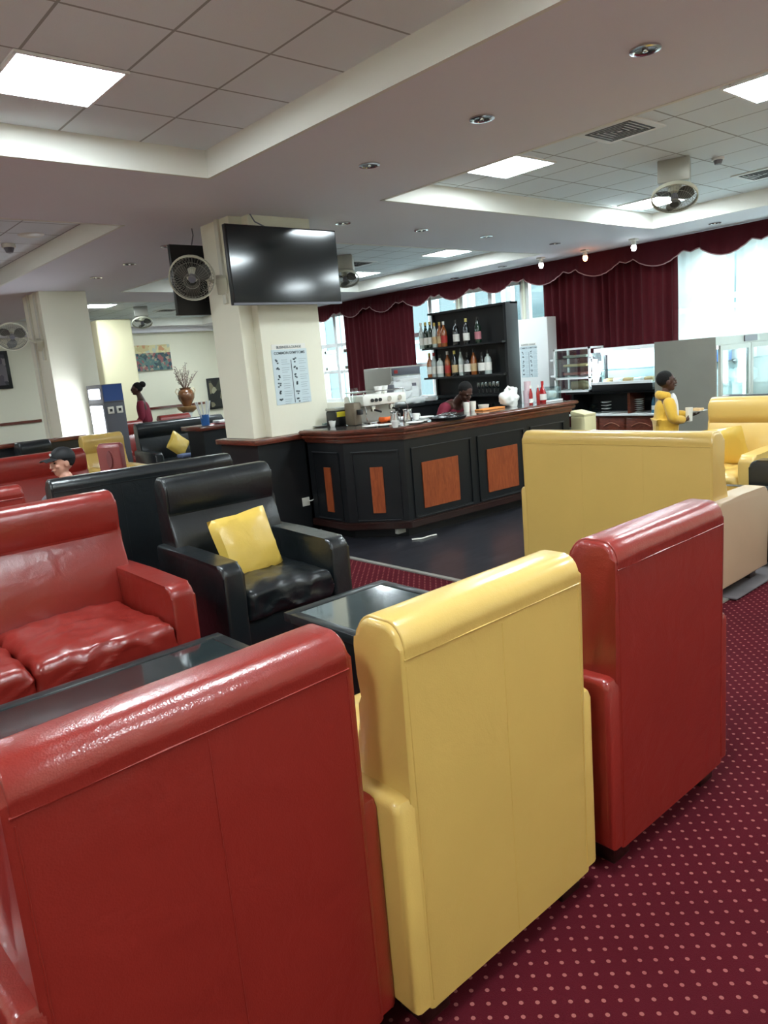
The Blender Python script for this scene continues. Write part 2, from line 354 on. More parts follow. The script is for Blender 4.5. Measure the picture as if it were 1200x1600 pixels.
# ------------------------------------------------------------------ seating
def sofa(name, label, cat, W, D, m, loc, rz, seats=1, rearseams=(0,), group=None, side=None, rear_in=.045):
    t = thing(name, label, cat, loc, rz, group); h = W/2; A = .125; bi = rear_in
    back = [(0, .075), (0, .99)] + arc(.048, .99, .048, .058, 175, 95, 5) + arc(.10, .965, .06, .083, 85, -5, 7) + [(.158, .9), (.15, .845), (.145, .82), (.18, .76), (.225, .62), (.24, .48), (.24, .36), (.24, .08)]
    obj('backrest', prism(back, -h+bi, h-bi, .016, 8, .002), m, t)
    hd = [(-.003, .97), (-.003, .99)] + arc(.048, .99, .052, .063, 175, 95, 5) + arc(.10, .965, .066, .088, 85, -5, 8) + [(.166, .9), (.155, .84), (.14, .825), (.1, .9), (.03, .96)]
    ho = obj('headrest', prism(hd, -h+bi+.012, h-bi-.012, .004, 8, .002, 2), m, t)
    # piped seams: under the rolled top, down the rear corners and down the rear panel
    bm = bmesh.new()
    for s in (-1, 1): tube(bm, [(s*(h-bi-.016), .0005, .1), (s*(h-bi-.016), .0005, .955)], .0022, 6)
    for x in rearseams: tube(bm, [(x, .0004, .09), (x, .0004, .955)], .0018, 6)
    tube(bm, [(-h+bi+.01, -.001, .97), (h-bi-.01, -.001, .97)], .0028, 6)
    obj('seam', bm, m, t)
    for s in (-1, 1):
        bm = bmesh.new(); 
        ap = [(.003, .085), (.003, .615), (.012, .635), (.03, .642), (D*.45, .638), (D-.09, .63)] + arc(D-.07, .57, .07, .06, 85, 0, 6) + [(D, .085)]
        b = prism(ap, s*h, s*(h-A), .02)
        ao = obj('armrest', b, side if side and s > 0 else m, t)
    obj('seat_base', B((-h+A-.01, h-A+.01, .1, D-.04, .08, .3), bev=.01), m, t)
    w = (W-2*A)/seats
    for k in range(seats):
        cx = -h+A+w*(k+.5)
        obj('seat_cushion', rbox(w/2-.002, (D-.2)/2+.01, .085, .045, 24, .03, .014, k+loc[0], (cx, .2+(D-.2)/2+.0, .37)), m, t)
    for sx in (-1, 1):
        for sy in (.08, D-.1): obj('leg', B((sx*(h-.1)-.045, sx*(h-.1)+.045, sy-.045, sy+.045, 0, .085), bev=.004), DWOOD, t)
    return t
g3 = None
sofa('armchair', 'red leather high-back armchair nearest the viewer, at the bottom left, seen from behind', 'armchair', .80, .85, RED, (.555, 1.19, 0), .03, rearseams=(0,))
sofa('armchair', 'yellow leather high-back armchair seen from behind, between the two red ones', 'armchair', .775, .85, YEL, (1.335, 1.135, 0), 0)
sofa('armchair', 'red leather high-back armchair seen from behind, right of the yellow armchair on the carpet', 'armchair', .77, .85, RED, (2.155, 1.11, 0), -.01, rearseams=())
sofa('sofa', 'red leather two-seat sofa facing us with its seat cushions behind the long glass table', 'sofa', 1.58, .88, RED, (.80, 4.2, 0), PI, 2, rearseams=(-.25, .25))
sofa('armchair', 'black leather armchair facing us with a yellow cushion on its seat', 'armchair', .83, .88, BLK, (2.26, 4.29, 0), PI-.04)
sofa('sofa', 'long black leather sofa turned away from us, behind the black armchair', 'sofa', 1.4, .82, BLK, (2.17, 5.0, 0), -.07, 2, rearseams=(-.2, .2))
sofa('sofa', 'red leather sofa turned away from us at the left edge, beside the black sofa back', 'sofa', 1.45, .82, RED, (.68, 5.08, 0), 0, 2)
sofa('sofa', 'red leather sofa with long headrest facing us behind the man in the cap', 'sofa', 1.7, .85, RED, (1.86, 7.72, 0), PI+.02, 2)
sofa('sofa', 'yellow leather two-seat sofa seen from behind, in front of the bar end', 'sofa', 1.47, .72, YEL, (4.28, 2.66, 0), -PI/2, 2, rearseams=(-.2, .25), side=YLIT, rear_in=.04)
sofa('armchair', 'yellow leather high-back armchair at the right edge facing the glass table, with a cushion', 'armchair', .74, .85, YEL, (7.0, 2.86, 0), PI/2, 1, rearseams=())
sofa('armchair', 'black leather armchair cut by the right edge, its arm before the yellow armchair', 'armchair', .83, .85, BLK, (6.37, 1.6, 0), 0)
sofa('armchair', 'yellow leather armchair beside the kiosk, facing us across the lounge', 'armchair', .62, .8, YEL, (3.62, 9.72, 0), PI)
sofa('armchair', 'grey-black leather armchair in the left background by the wood-topped partition', 'armchair', .5, .8, BLK, (2.86, 10.05, 0), PI+.2)
sofa('sofa', 'black leather sofa facing us with a yellow cushion, in front of the woman in maroon', 'sofa', 1.55, .85, BLK, (5.45, 11.15, 0), PI-.05, 2)
sofa('armchair', 'red leather armchair between the kiosk and the far black sofa', 'armchair', .7, .82, RED, (5.05, 12.4, 0), PI)
sofa('armchair', 'black leather armchair turned away, just behind the yellow armchair at the right edge', 'armchair', .62, .8, BLK, (7.12, 2.94, 0), -PI/2)
sofa('armchair', 'yellow leather armchair back at the far right, behind the black one turned away', 'armchair', .7, .8, YEL, (8.9, 3.0, 0), PI/2)
# cushions
def pillow(name, label, m, loc, rot, s=.21, th=.06, seed=0, group=None):
    bm = bmesh.new(); n = 12; g = {}
    for sd in (-1, 1):
        for i in range(n+1):
            for j in range(n+1):
                u, v = -1+2*i/n, -1+2*j/n; e = (1-u**2)**.5*(1-v**2)**.5 if abs(u) < 1 and abs(v) < 1 else 0
                k = (i, j, sd if e > 0 else 0)
                if k in g: continue
                pin = 1-.07*(1-abs(u*v))*(max(abs(u), abs(v))**3)-.035*(abs(u*v)**4)
                q = Vector((u*3+seed, v*3, sd)); wn = noise.noise(q)*.006 + (noise.noise(q*3)*.008 if max(abs(u), abs(v)) > .6 else 0)
                g[k] = bm.verts.new((u*s*pin, sd*(th*e**.7+wn*(e > 0)), v*s*pin))
    def G(i, j, sd): return g.get((i, j, sd)) or g[(i, j, 0)]
    for sd in (-1, 1):
        for i in range(n):
            for j in range(n):
                q = [G(i, j, sd), G(i+1, j, sd), G(i+1, j+1, sd), G(i, j+1, sd)]
                try: bm.faces.new(q)
                except ValueError: pass
    o = obj(name, bm, m, None, True, loc, rot); return tag(o, label, 'cushion', group)
pillow('cushion', 'square yellow leather cushion leaning on the black armchair back', PILY, (2.2, 3.82, .622), (math.radians(-18), math.radians(-4), .02), .205, .075)
pillow('cushion', 'yellow leather cushion leaning in the yellow armchair at the right edge', PILY, (6.64, 2.93, .63), (math.radians(-18), math.radians(8), PI/2), .19, .06, 4)
pillow('cushion', 'pale yellow cushion standing on its corner on the far black sofa', PILY, (5.2, 10.72, .68), (math.radians(-18), math.radians(40), 0), .17, .055, 8)

# ------------------------------------------------------------------ tables
def gtable(label, x0, x1, y0, y1, z=.45):
    t = thing('coffee_table', label, 'table', ((x0+x1)/2, (y0+y1)/2, 0)); a, b = (x1-x0)/2, (y1-y0)/2; f = .055
    obj('body', B((-a+.03, a-.03, -b+.03, b-.03, .05, z-.04), bev=.004), BARBLK, t)
    obj('plinth', B((-a+.07, a-.07, -b+.07, b-.07, 0, .05)), BLACKP, t)
    obj('top_frame', B((-a, a, -b, -b+f, z-.045, z), (-a, a, b-f, b, z-.045, z), (-a, -a+f, -b+f, b-f, z-.045, z), (a-f, a, -b+f, b-f, z-.045, z), bev=.003), mat('black_table_frame', (40, 44, 46), .3) if 'black_table_frame' not in bpy.data.materials else bpy.data.materials['black_table_frame'], t)
    obj('glass_top', B((-a+f-.001, a-f+.001, -b+f-.001, b-f+.001, z-.03, z-.004)), TABLEG, t, False)
    return t
gtable('long black coffee table with dark glass top in front of the red two-seat sofa', .25, 1.535, 2.42, 3.03)
gtable('square black coffee table with dark glass top in front of the black armchair', 1.885, 2.535, 2.36, 3.0)
gtable('black glass-topped coffee table between the yellow two-seat sofa and the yellow armchair', 5.22, 5.85, 1.75, 2.75)

# ------------------------------------------------------------------ the bar
bar = thing('bar_counter', 'black panelled bar counter with orange wood inlays and a mahogany top', 'bar', (0, 0, 0))
front = [(4.25, 5.97), (4.25, 5.41), (4.59, 4.94), (6.98, 4.80)]
def offs(pts, d):
    """push an open polyline outward (to its right-hand side, away from the barman)"""
    out = []
    for i, p in enumerate(pts):
        ns = []
        for a, b in ((i-1, i), (i, i+1)):
            if a < 0 or b >= len(pts): continue
            v = Vector((pts[b][0]-pts[a][0], pts[b][1]-pts[a][1])).normalized(); ns.append(Vector((v.y, -v.x)))
        n = ns[0] if len(ns) == 1 else (ns[0]+ns[1])/(1+ns[0].dot(ns[1]))
        out.append((p[0]+n.x*d, p[1]+n.y*d))
    return out
def band(f, d1, d2, z0, z1, ext=0):
    a = offs(f, d1); b = offs(f, d2)
    if ext: a[-1] = (a[-1][0]+ext, a[-1][1]); b[-1] = (b[-1][0]+ext, b[-1][1])
    return poly(bmesh.new(), a + b[::-1], z0, z1)
obj('body', band(front, 0, -.42, .1, .98), BARBLK, bar, False)
obj('plinth', band(front, -.07, -.38, 0, .1), BLACKP, bar, False)
b = band(front, .035, -.02, .1, .17); bmesh.ops.bevel(b, geom=[e for e in b.edges], offset=.008, segments=2, affect='EDGES'); obj('skirting', b, DWOOD, bar)
b = band(front, .10, -.50, 1.015, 1.05, .06); bmesh.ops.bevel(b, geom=b.edges[:], offset=.012, segments=3, affect='EDGES'); obj('counter_top', b, MAHOG, bar)
b = band(front, .075, -.1, .965, 1.018, .04); bmesh.ops.bevel(b, geom=b.edges[:], offset=.018, segments=3, affect='EDGES'); obj('top_moulding', b, MAHOG, bar)
b = band(front, .035, -.1, .93, .97, .02); bmesh.ops.bevel(b, geom=b.edges[:], offset=.012, segments=2, affect='EDGES'); obj('lower_moulding', b, MAHOG, bar)
b = band(front, .03, -.49, 1.0495, 1.053, .02); o = obj('counter_inset', b, mat('polished_counter_inset', (84, 80, 78), .12, coat=.6, var=.2, vscale=9), bar, False)
def seg_mtx(a, b_):
    a = Vector((a[0], a[1], 0)); b_ = Vector((b_[0], b_[1], 0)); u = (b_-a).normalized(); n = Vector((u.y, -u.x, 0))
    return Matrix(((u.x, n.x, 0, a.x), (u.y, n.y, 0, a.y), (0, 0, 1, 0), (0, 0, 0, 1))), (b_-a).length
def panel(a, b_, u0, u1, i0, i1):
    m, L = seg_mtx(a, b_); bm = bmesh.new(); t = .012
    for q in ((u0, u1, 0, .014, .825, .84), (u0, u1, 0, .014, .165+.02, .2), (u0, u0+.014, 0, .014, .2, .825), (u1-.014, u1, 0, .014, .2, .825)): box(bm, *q, m)
    obj('panel_moulding', bm, TRIMLN if False else bpy.data.materials['black_painted_wood'], bar, False)
    bm = bmesh.new(); box(bm, u0, u1, .014, .018, .836, .842, m); box(bm, u0+.02, u1-.02, .014, .018, .187, .191, m); obj('moulding_highlight', bm, TRIMLN, bar, False)  # pale strips paint a highlight along the moulding edges
    if i1 > i0:
        bm = bmesh.new(); box(bm, i0, i1, .001, .01, .255, .69, m); obj('wood_inlay', bm, INLAY, bar, False)
panel(front[0], front[1], .08, .48, .24, .34)
panel(front[1], front[2], .07, .52, .24, .36)
panel(front[2], front[3], .07, .84, .19, .655)
panel(front[2], front[3], .93, 1.62, 1.06, 1.51)
panel(front[2], front[3], 1.72, 2.28, 1.85, 2.18)
obj('foot_rail_bracket', B((4.5, 4.6, 5.02, 5.06, .05, .1)), STEEL, bar, False)
tag(obj('floor_cable', T([(4.52, 4.86, .014), (4.6, 4.8, .014), (4.7, 4.81, .014), (4.77, 4.79, .014)], .007), WPLAS), 'short white cable lying on the dark floor at the bar corner', 'cable')
# rear work counter inside the bar
wc = thing('work_counter', 'low black work counter behind the bar carrying plates and linen', 'counter', (6.38, 6.8, 0))
obj('body', B((-.55, .5, -.25, .25, 0, 1.08)), BARBLK, wc, False); obj('top', B((-.58, .53, -.28, .28, 1.08, 1.12), bev=.005), mat('dark_stone', (34, 38, 40), .2), wc)
# back bar with shelves, turned to the room
bb = thing('back_bar', 'tall black back bar unit with two shelves of bottles behind the barmaid', 'shelving', (6.9, 6.235, 0), 0)
obj('back_panel', B((.2, .24, -.65, .66, 0, 2.2)), BARBLK, bb, False)
obj('side_panel', B((.02, .24, -.67, -.63, 0, 2.2), bev=.003), BARBLK, bb); obj('side_panel', B((.17, .24, .64, .67, 0, 2.19), bev=.003), BARBLK, bb)
obj('base_cabinet', B((-.1, .2, -.65, .66, 0, .95)), BARBLK, bb, False)
for z in (1.16, 1.4, 1.77): obj('shelf', B((-.05, .2, -.65, .66, z-.022, z)), BARBLK, bb, False)
obj('top_board', B((.1, .24, -.67, .67, 2.18, 2.205)), BARBLK, bb, False)
# bottles
def bottle_mesh(kind):
    if kind == 'round': p = [(0, 0), (.036, 0), (.038, .01), (.038, .17), (.03, .2), (.014, .235), (.0135, .29), (0, .29)]
    elif kind == 'square': p = [(0, 0), (.04, 0), (.042, .01), (.042, .16), (.034, .185), (.015, .205), (.0145, .26), (0, .26)]
    elif kind == 'slim': p = [(0, 0), (.03, 0), (.032, .01), (.032, .18), (.02, .23), (.013, .25), (.013, .31), (0, .31)]
    else: p = [(0, 0), (.045, 0), (.05, .02), (.046, .1), (.025, .16), (.015, .19), (.015, .24), (0, .24)]
    return p
def bottle(label, kind, gm, lm, cm, loc, group, l0=.05, l1=.14, sc=1.0, cat='bottle', name='bottle'):
    p = bottle_mesh(kind); t = thing(name, label, cat, loc, 0, group)
    obj('glass_body', lathe([(r*sc, z*sc) for r, z in p], 14), gm, t)
    rr = max(r for r, z in p)*sc+.0012
    if lm: obj('paper_label', lathe([(rr-.004, l0*sc), (rr, l0*sc), (rr, l1*sc), (rr-.004, l1*sc)], 14), lm, t)
    rt = p[-2][0]*sc+.002; zt = p[-1][1]*sc
    obj('cap', cyl(rt, zt-.035*sc, zt+.006, 10), cm, t); return t
G_ = lambda n, c: mat(n, c, .08, coat=.6)
gC = G_('pale_spirit_glass', (190, 200, 195)); gG = G_('green_bottle_glass', (24, 46, 32)); gA = G_('amber_spirit', (150, 82, 34)); gK = G_('black_bottle_glass', (18, 20, 20)); gR = G_('red_sauce', (160, 20, 22))
lW = mat('white_label', (236, 234, 226), .6); lR = mat('red_label', (186, 52, 44), .6); lT = mat('tan_label', (206, 176, 130), .6); lP = mat('pink_label', (190, 120, 130), .6)
cG = mat('gold_cap', (196, 172, 96), .3, .6); cB = mat('black_cap', (24, 24, 24), .3); cR = mat('red_cap', (170, 30, 34), .4); cY = mat('yellow_cap', (222, 206, 120), .4)
top = [(661, 'slim', gC, lW, lW, 'clear bottle with white cap, leftmost on the upper back bar shelf'), (668, 'slim', gG, lW, cG, 'slim green bottle with gold cap, second on the upper shelf'),
       (675, 'slim', gG, lW, cG, 'slim green bottle with white label, third on the upper shelf'), (682, 'round', gC, lT, cG, 'broad pale bottle with tan label, fourth on the upper shelf'),
       (690, 'round', gA, lT, cG, 'amber bottle with a red and tan label, fifth on the upper shelf'), (696, 'round', gA, lR, lW, 'amber bottle with a red label, sixth on the upper shelf'),
       (715, 'round', gK, lW, cB, 'dark bottle with round white label standing apart on the upper shelf'), (731, 'round', gK, lW, cY, 'dark bottle with tall yellow cap in the middle of the upper shelf'),
       (749, 'round', gG, lP, cB, 'dark bottle with pink label, rightmost on the upper shelf')]
def shelfpos(px, X, z):
    # where the sight line through this column meets the shelf front
    v = ray(px, 560); return Vector((X, v.y/v.x*X, z))
for px, k, g, l, c, lb in top:
    bottle(lb, k, g, l, c, shelfpos(px, 6.97, 1.77), 'bottles on the upper back bar shelf', .045, .13, 1.05)
low = [(671, 'round', gA, lW, cG, 'small amber bottle, leftmost on the lower back bar shelf'), (678, 'round', gC, lW, cR, 'clear bottle with red neck, second on the lower shelf'), (687, 'square', gC, lW, cB, 'wide clear bottle with white label, third on the lower shelf'),
       (699, 'round', gA, lR, lW, 'amber bottle with red label, fourth on the lower shelf'), (710, 'round', gK, lT, cY, 'dark bottle with gold neck, fifth on the lower shelf'), (720, 'slim', gC, lW, cB, 'slim clear bottle, sixth on the lower shelf'),
       (730, 'square', gK, lW, cB, 'black bottle with large white label, seventh on the lower shelf'), (740, 'round', gA, lT, cB, 'brown bottle with tan label, eighth on the lower shelf'),
       (753, 'flask', gK, lW, cB, 'squat dark bottle with wide white label, ninth on the lower shelf'), (762, 'square', gC, lW, cB, 'tall clear bottle, rightmost on the lower shelf')]
for i, (px, k, g, l, c, lb) in enumerate(low):
    bottle(lb, k, g, l, c, shelfpos(px, 6.96+.02*(i % 2), 1.4), 'bottles on the lower back bar shelf', .04, .13, 1.05)
# glasses
def wine_glass(loc, label, group, s=1):
    t = tag(obj('wine_glass', lathe([(0, 0), (.03*s, 0), (.03*s, .003), (.004, .006), (.004, .07*s), (.03*s, .095*s), (.034*s, .13*s), (.028*s, .16*s), (.026*s, .16*s), (.03*s, .13*s), (.0, .085*s)], 12), TINT, None, True, loc), label, 'glass', group); return t
def tumbler(loc, label, group, r=.032, h=.1, m=None, name='drinking_glass', cat='glass'):
    return tag(obj(name, lathe([(0, 0), (r*.85, 0), (r, h), (r-.003, h), (r*.82, .006), (0, .006)], 12), m or TINT, None, True, loc), label, cat, group)
ORD = ['first', 'second', 'third', 'fourth', 'fifth', 'sixth', 'seventh', 'eighth']
for k in range(6): wine_glass(shelfpos(746+k*6, 6.93, 1.16), ORD[k]+' wine glass from the left on the shelf under the bottles', 'wine glasses under the bottle shelves', .9)
for k in range(5): tumbler(shelfpos(733+k*8, 6.9, .95), ORD[k]+' tumbler from the left on the bottom shelf of the back bar', 'tumblers on the lowest back bar shelf')
# small white fridge behind the bar
fr = thing('ice_machine', 'grey and white upright ice machine standing below the left burgundy curtain', 'appliance', (7.6, 8.35, 0))
obj('body', B((0, .62, 0, .62, 0, 1.57), bev=.008), STEEL, fr); obj('door', B((.02, .6, -.03, 0, .2, 1.42), bev=.008), WHITE, fr)
obj('control_strip', B((.02, .6, -.02, 0, 1.44, 1.55), bev=.003), GREYP, fr); obj('badge', B((.05, .12, -.028, -.02, 1.47, 1.52)), lR, fr); obj('handle', B((.5, .54, -.06, -.03, .9, 1.2), bev=.006), GREYP, fr)

# ------------------------------------------------------------------ things on the bar
CT = 1.0535
def on(px, py, z=CT): return atz(px, py, z)
em = thing('espresso_machine', 'white two-group espresso machine on the left end of the bar', 'coffee machine', (4.98, 5.72, .97), -.12); em.scale = (.8, .8, .85)
obj('top_body', B((-.33, .33, -.2, .25, .3, .42), bev=.02), WPLAS, em); obj('back_body', B((-.3, .3, .02, .25, .08, .3), bev=.01), STEEL, em)
obj('base', B((-.34, .34, -.2, .26, .03, .1), bev=.015), STEEL, em); obj('drip_tray', B((-.28, .28, -.24, .0, .085, .11), bev=.004), CHROME, em)
for s in (-1, 1):
    gh = obj('group_head', lathe([(0, 0), (.035, 0), (.035, .06), (.028, .08), (0, .08)], 14), CHROME, em, True, (s*.14, -.12, .23))
    obj('portafilter_handle', T([(0, -.03, .015), (0, -.17, -.005)], .013), BLACKP, gh)
for s in (-1, 0, 1): obj('dial', lathe([(0, 0), (.022, 0), (.02, .02), (0, .02)], 12), BLACKP, em, True, (-.2+.06*(s+1), -.2, .36), (PI/2, 0, 0))
for s in (0, 1): obj('gauge', lathe([(0, 0), (.032, 0), (.03, .012), (0, .012)], 14), CHROME, em, True, (.06+.16*s, -.2, .36), (PI/2, 0, 0))
obj('cup_rail', merge(T([(-.32, -.18, .46), (.32, -.18, .46), (.32, .23, .46), (-.32, .23, .46), (-.32, -.18, .46)], .006), B(*[(x-.004, x+.004, -.184, -.176, .42, .46) for x in (-.3, 0, .3)])), CHROME, em)
for s in (-1, 1): obj('steam_wand', T([(s*.3, -.18, .32), (s*.32, -.23, .25), (s*.31, -.22, .13)], .006), CHROME, em)
def cup(loc, label, group, m=PORC, r=.038, h=.06, name='cup'):
    t = tag(obj(name, lathe([(0, 0), (r*.6, 0), (r*.75, h*.3), (r, h), (r-.004, h), (r*.7, h*.3), (0, h*.15)], 14), m, None, True, loc), label, 'cup', group)
    bm = bmesh.new(); tube(bm, [(r*.85, 0, h*.8), (r*1.35, 0, h*.75), (r*1.4, 0, h*.4), (r*.72, 0, h*.3)], .004, 6); obj('handle', bm, m, t); return t
ez = .97+.42*.85
for k, (dx, lb) in enumerate(((.06, 'white cup on the espresso machine, left of the pair'), (.15, 'white cup on the espresso machine, right of the pair'))): cup((4.98+dx*.9, 5.74, ez), lb, 'cups on top of the espresso machine', r=.045, h=.075)
tumbler((5.18, 5.72, ez), 'dark grey cup at the right end on top of the espresso machine', None, .045, .075, DGREY, 'cup', 'cup')
gr = thing('coffee_grinder', 'slim coffee grinder standing left of the espresso machine', 'coffee grinder', (4.63, 5.68, CT), .1)
obj('body', B((-.05, .05, -.07, .07, 0, .22), bev=.015), mat('taupe_metal', (120, 108, 92), .4, .4), gr); obj('hopper', lathe([(0, 0), (.03, 0), (.07, .13), (.065, .14), (0, .14)], 16), GLASS, gr, True, (0, 0, .22)); obj('spout', B((-.02, .02, -.12, -.07, .1, .15), bev=.004), BLACKP, gr)
kb = thing('knock_box', 'black machine with a yellow label next to the pillar on the bar', 'kitchen appliance', (4.58, 5.88, CT), .0)
obj('body', B((-.08, .08, -.08, .08, 0, .15), bev=.02), BLACKP, kb); obj('yellow_sticker', B((-.06, .05, -.084, -.08, .09, .14)), mat('yellow_sticker', (232, 216, 60), .5), kb); obj('lid', B((-.08, .08, -.08, .08, .15, .18), bev=.01), STEEL, kb)
# inner ledge carrying the machines
tag(obj('machine_ledge', poly(bmesh.new(), [(4.72, 5.56), (5.5, 5.46), (5.1, 6.2), (4.72, 6.2)], 0, .969), BARBLK, None, False), 'low black ledge inside the bar carrying the coffee machine', 'counter')
bm = rbox(.09, .05, .018, .016, 6, .01, .02, 3)
tag(obj('orange_cloth', bm, mat('orange_cloth', (232, 100, 36), .9), None, True, (4.92, 5.53, CT+.022), (0, 0, .4)), 'crumpled orange cloth in front of the espresso machine', 'cloth')
tag(obj('napkin_pile', rbox(.12, .06, .016, .012, 6, .005, .012, 5), mat('napkin', (232, 236, 236), .9), None, True, (5.06, 5.42, CT+.02), (0, 0, -.3)), 'pile of white napkins to the right of the orange cloth', 'napkins')
for k, (px, py, s) in enumerate(((617, 661, 1), (638, 659, 1.1))):
    p = on(px, py); t = thing('milk_jug', ('steel milk jug nearer the espresso machine', 'larger steel milk jug beside the saucers')[k], 'jug', p, .5*k, 'steel milk jugs on the bar')
    obj('body', lathe([(0, 0), (.045*s, 0), (.046*s, .02), (.036*s, .09*s), (.042*s, .11*s), (.038*s, .11*s), (.033*s, .09*s), (0, .01)], 16), CHROME, t); obj('handle', T([(.036*s, 0, .09*s), (.075*s, 0, .085*s), (.075*s, 0, .03*s), (.044*s, 0, .02)], .005), CHROME, t)
def plate(loc, label, group=None, r=.085, m=PORC, name='saucer', cat='plate', rot=None):
    return tag(obj(name, lathe([(0, 0), (r*.55, 0), (r, .014), (r, .018), (r*.55, .005), (0, .005)], 24), m, None, True, loc, rot), label, cat, group)
for k, (px, py, dz) in enumerate(((580, 668, 0), (600, 666, 0), (648, 662, 0), (660, 659, 0), (665, 657, .02))):
    p = on(px, py); p.z += dz; plate(p, ('white saucer at the left below the espresso machine', 'white saucer between the espresso machine and the milk jugs', 'white saucer under the tipped cup', 'white saucer left of the cutlery tray', 'white saucer stacked on the one left of the cutlery tray')[k], 'saucers along the bar')
cup(on(651, 659)+Vector((0, 0, .02)), 'white cup on a saucer right of the milk jugs', None)
cup(on(618, 668), 'small white cup at the front edge of the bar', None)
cup(on(520, 667), 'white cup at the left end of the bar near the pillar', None); plate(on(500, 667), 'clear-white saucer at the far left end of the bar', None)
for k in range(4): tumbler(on(508+k*9, 666-k*.5), ORD[k]+' low drinking glass from the pillar at the left end of the bar', 'glasses at the left end of the bar', .03, .03)
# tray of cutlery
p = on(700, 655); tr = thing('serving_tray', 'round black serving tray piled with cutlery in front of the barmaid', 'tray', p)
obj('dish', lathe([(0, 0), (.16, 0), (.18, .025), (.175, .028), (.155, .006), (0, .006)], 28), BLACKP, tr)
for k in range(14):
    a = random.uniform(0, PI); q = Vector((random.uniform(-.07, .07), random.uniform(-.07, .07), .012+.004*k)); d = Vector((math.cos(a), math.sin(a), 0))*.075
    bm = T([q-d, q-d*.3, q+d*.6], .004, 6); merge(bm, lathe([(0, -.002), (.014, 0), (0, .003)], 10, mtx=Matrix.Translation(p*0+q+d*.8)))
    tag(obj('spoon', bm, CHROME, None, True, p), 'steel spoon in the pile on the black serving tray', 'spoon', 'cutlery on the serving tray')
# linen and plates pile on the rear counter
tag(obj('folded_linen', merge(merge(rbox(.26, .16, .03, .03, 10, .02, .03, 2, (0.02, 0, .04)), rbox(.2, .13, .05, .045, 10, .02, .04, 9, (-.02, 0, .12))), rbox(.13, .1, .05, .045, 10, .02, .03, 5, (-.06, 0, .21))), mat('white_linen', (238, 242, 242), .9), None, True, (6.3, 6.72, 1.115)), 'heap of white linen on the counter behind the espresso machine', 'linen')
for k in range(5): plate((6.62, 6.6, 1.12+k*.008), (['lowest']+ORD[1:4]+['topmost'])[k]+' white plate of the stack beside the linen behind the bar', 'plates stacked behind the bar', .11, name='plate')
dp = thing('hot_water_urn', 'white dispenser with a grey front panel behind the linen', 'dispenser', (6.58, 6.92, 1.12), -.5); obj('body', B((-.13, .13, -.1, .1, 0, .3), bev=.02), WHITE, dp); obj('front_panel', B((-.1, .08, -.106, -.1, .16, .24), bev=.002), GREYP, dp); obj('tap', B((-.02, .02, -.14, -.1, .06, .1), bev=.006), BLACKP, dp)
# right half of the bar
tag(obj('orange_tray', B((-.17, .17, -.06, .06, 0, .018), bev=.006), mat('orange_board', (226, 140, 66), .5), None, True, (6.05, 5.14, CT), (0, 0, -.06)), 'long orange board lying on the bar right of the barmaid', 'board')
for k, (px, py) in enumerate(((737, 637), (741, 634))):
    tumbler((5.83+.1*k, 5.27, CT), ('white paper cup just right of the barmaid', 'second white paper cup right of the barmaid')[k], 'paper cups by the barmaid', .035, .1, WPLAS, 'paper_cup', 'cup')
tumbler((6.1, 5.27, CT), 'low white tub behind the orange board', None, .06, .05, WPLAS, 'plastic_tub', 'tub')
bg_ = merge(merge(rbox(.12, .08, .075, .06, 12, .02, .045, 4, (0, 0, .085)), rbox(.055, .05, .04, .035, 8, 0, .035, 8, (.07, 0, .15))), T([(-.03, 0, .15), (-.05, .01, .19), (-.02, 0, .225), (.01, -.01, .2)], .02, 7, [.03, .018, .012, .02]))
tag(obj('plastic_bag', bg_, mat('white_plastic_bag', (236, 238, 234), .45), None, True, (6.36, 5.12, CT-.01)), 'big crumpled white bag standing on the right half of the bar', 'bag')
for k, (dx, dy, kk, g, l, c, lb) in enumerate(((0, 0, 'slim', gR, lW, lW, 'red sauce bottle nearest the white bag'), (.07, .05, 'slim', gR, lW, lW, 'red sauce bottle, second from the white bag'), (.13, 0, 'slim', gR, None, lW, 'red sauce bottle, third from the white bag'), (.24, .02, 'flask', gR, lW, cR, 'large red jar with round white label left of the clear box'))):
    bottle(lb, kk, g, l, c, (6.57+dx, 5.0+dy, CT), 'sauce bottles on the right of the bar', .03, .1, .62 if kk == 'slim' else .95)
for k in range(2): tumbler((6.76+.02*k, 5.2, CT+.1*k), ('lower', 'upper')[k]+' pink and white paper cup of the stack behind the sauce bottles', 'pink paper cups', .04, .14, mat('pink_white_cup', (226, 200, 206), .6) if k == 0 else bpy.data.materials['pink_white_cup'], 'paper_cup', 'cup')
cb = thing('plastic_box', 'clear plastic box with a white base at the right end of the bar', 'box', (6.92, 5.02, CT), -.05); obj('shell', B((-.1, .1, -.1, .1, .02, .16), bev=.012), TINT, cb); obj('base', B((-.11, .11, -.11, .11, 0, .02), bev=.004), WHITE, cb); obj('contents', rbox(.07, .07, .045, .03, 5, 0, .01, 4, (0, 0, .07)), WHITE, cb)

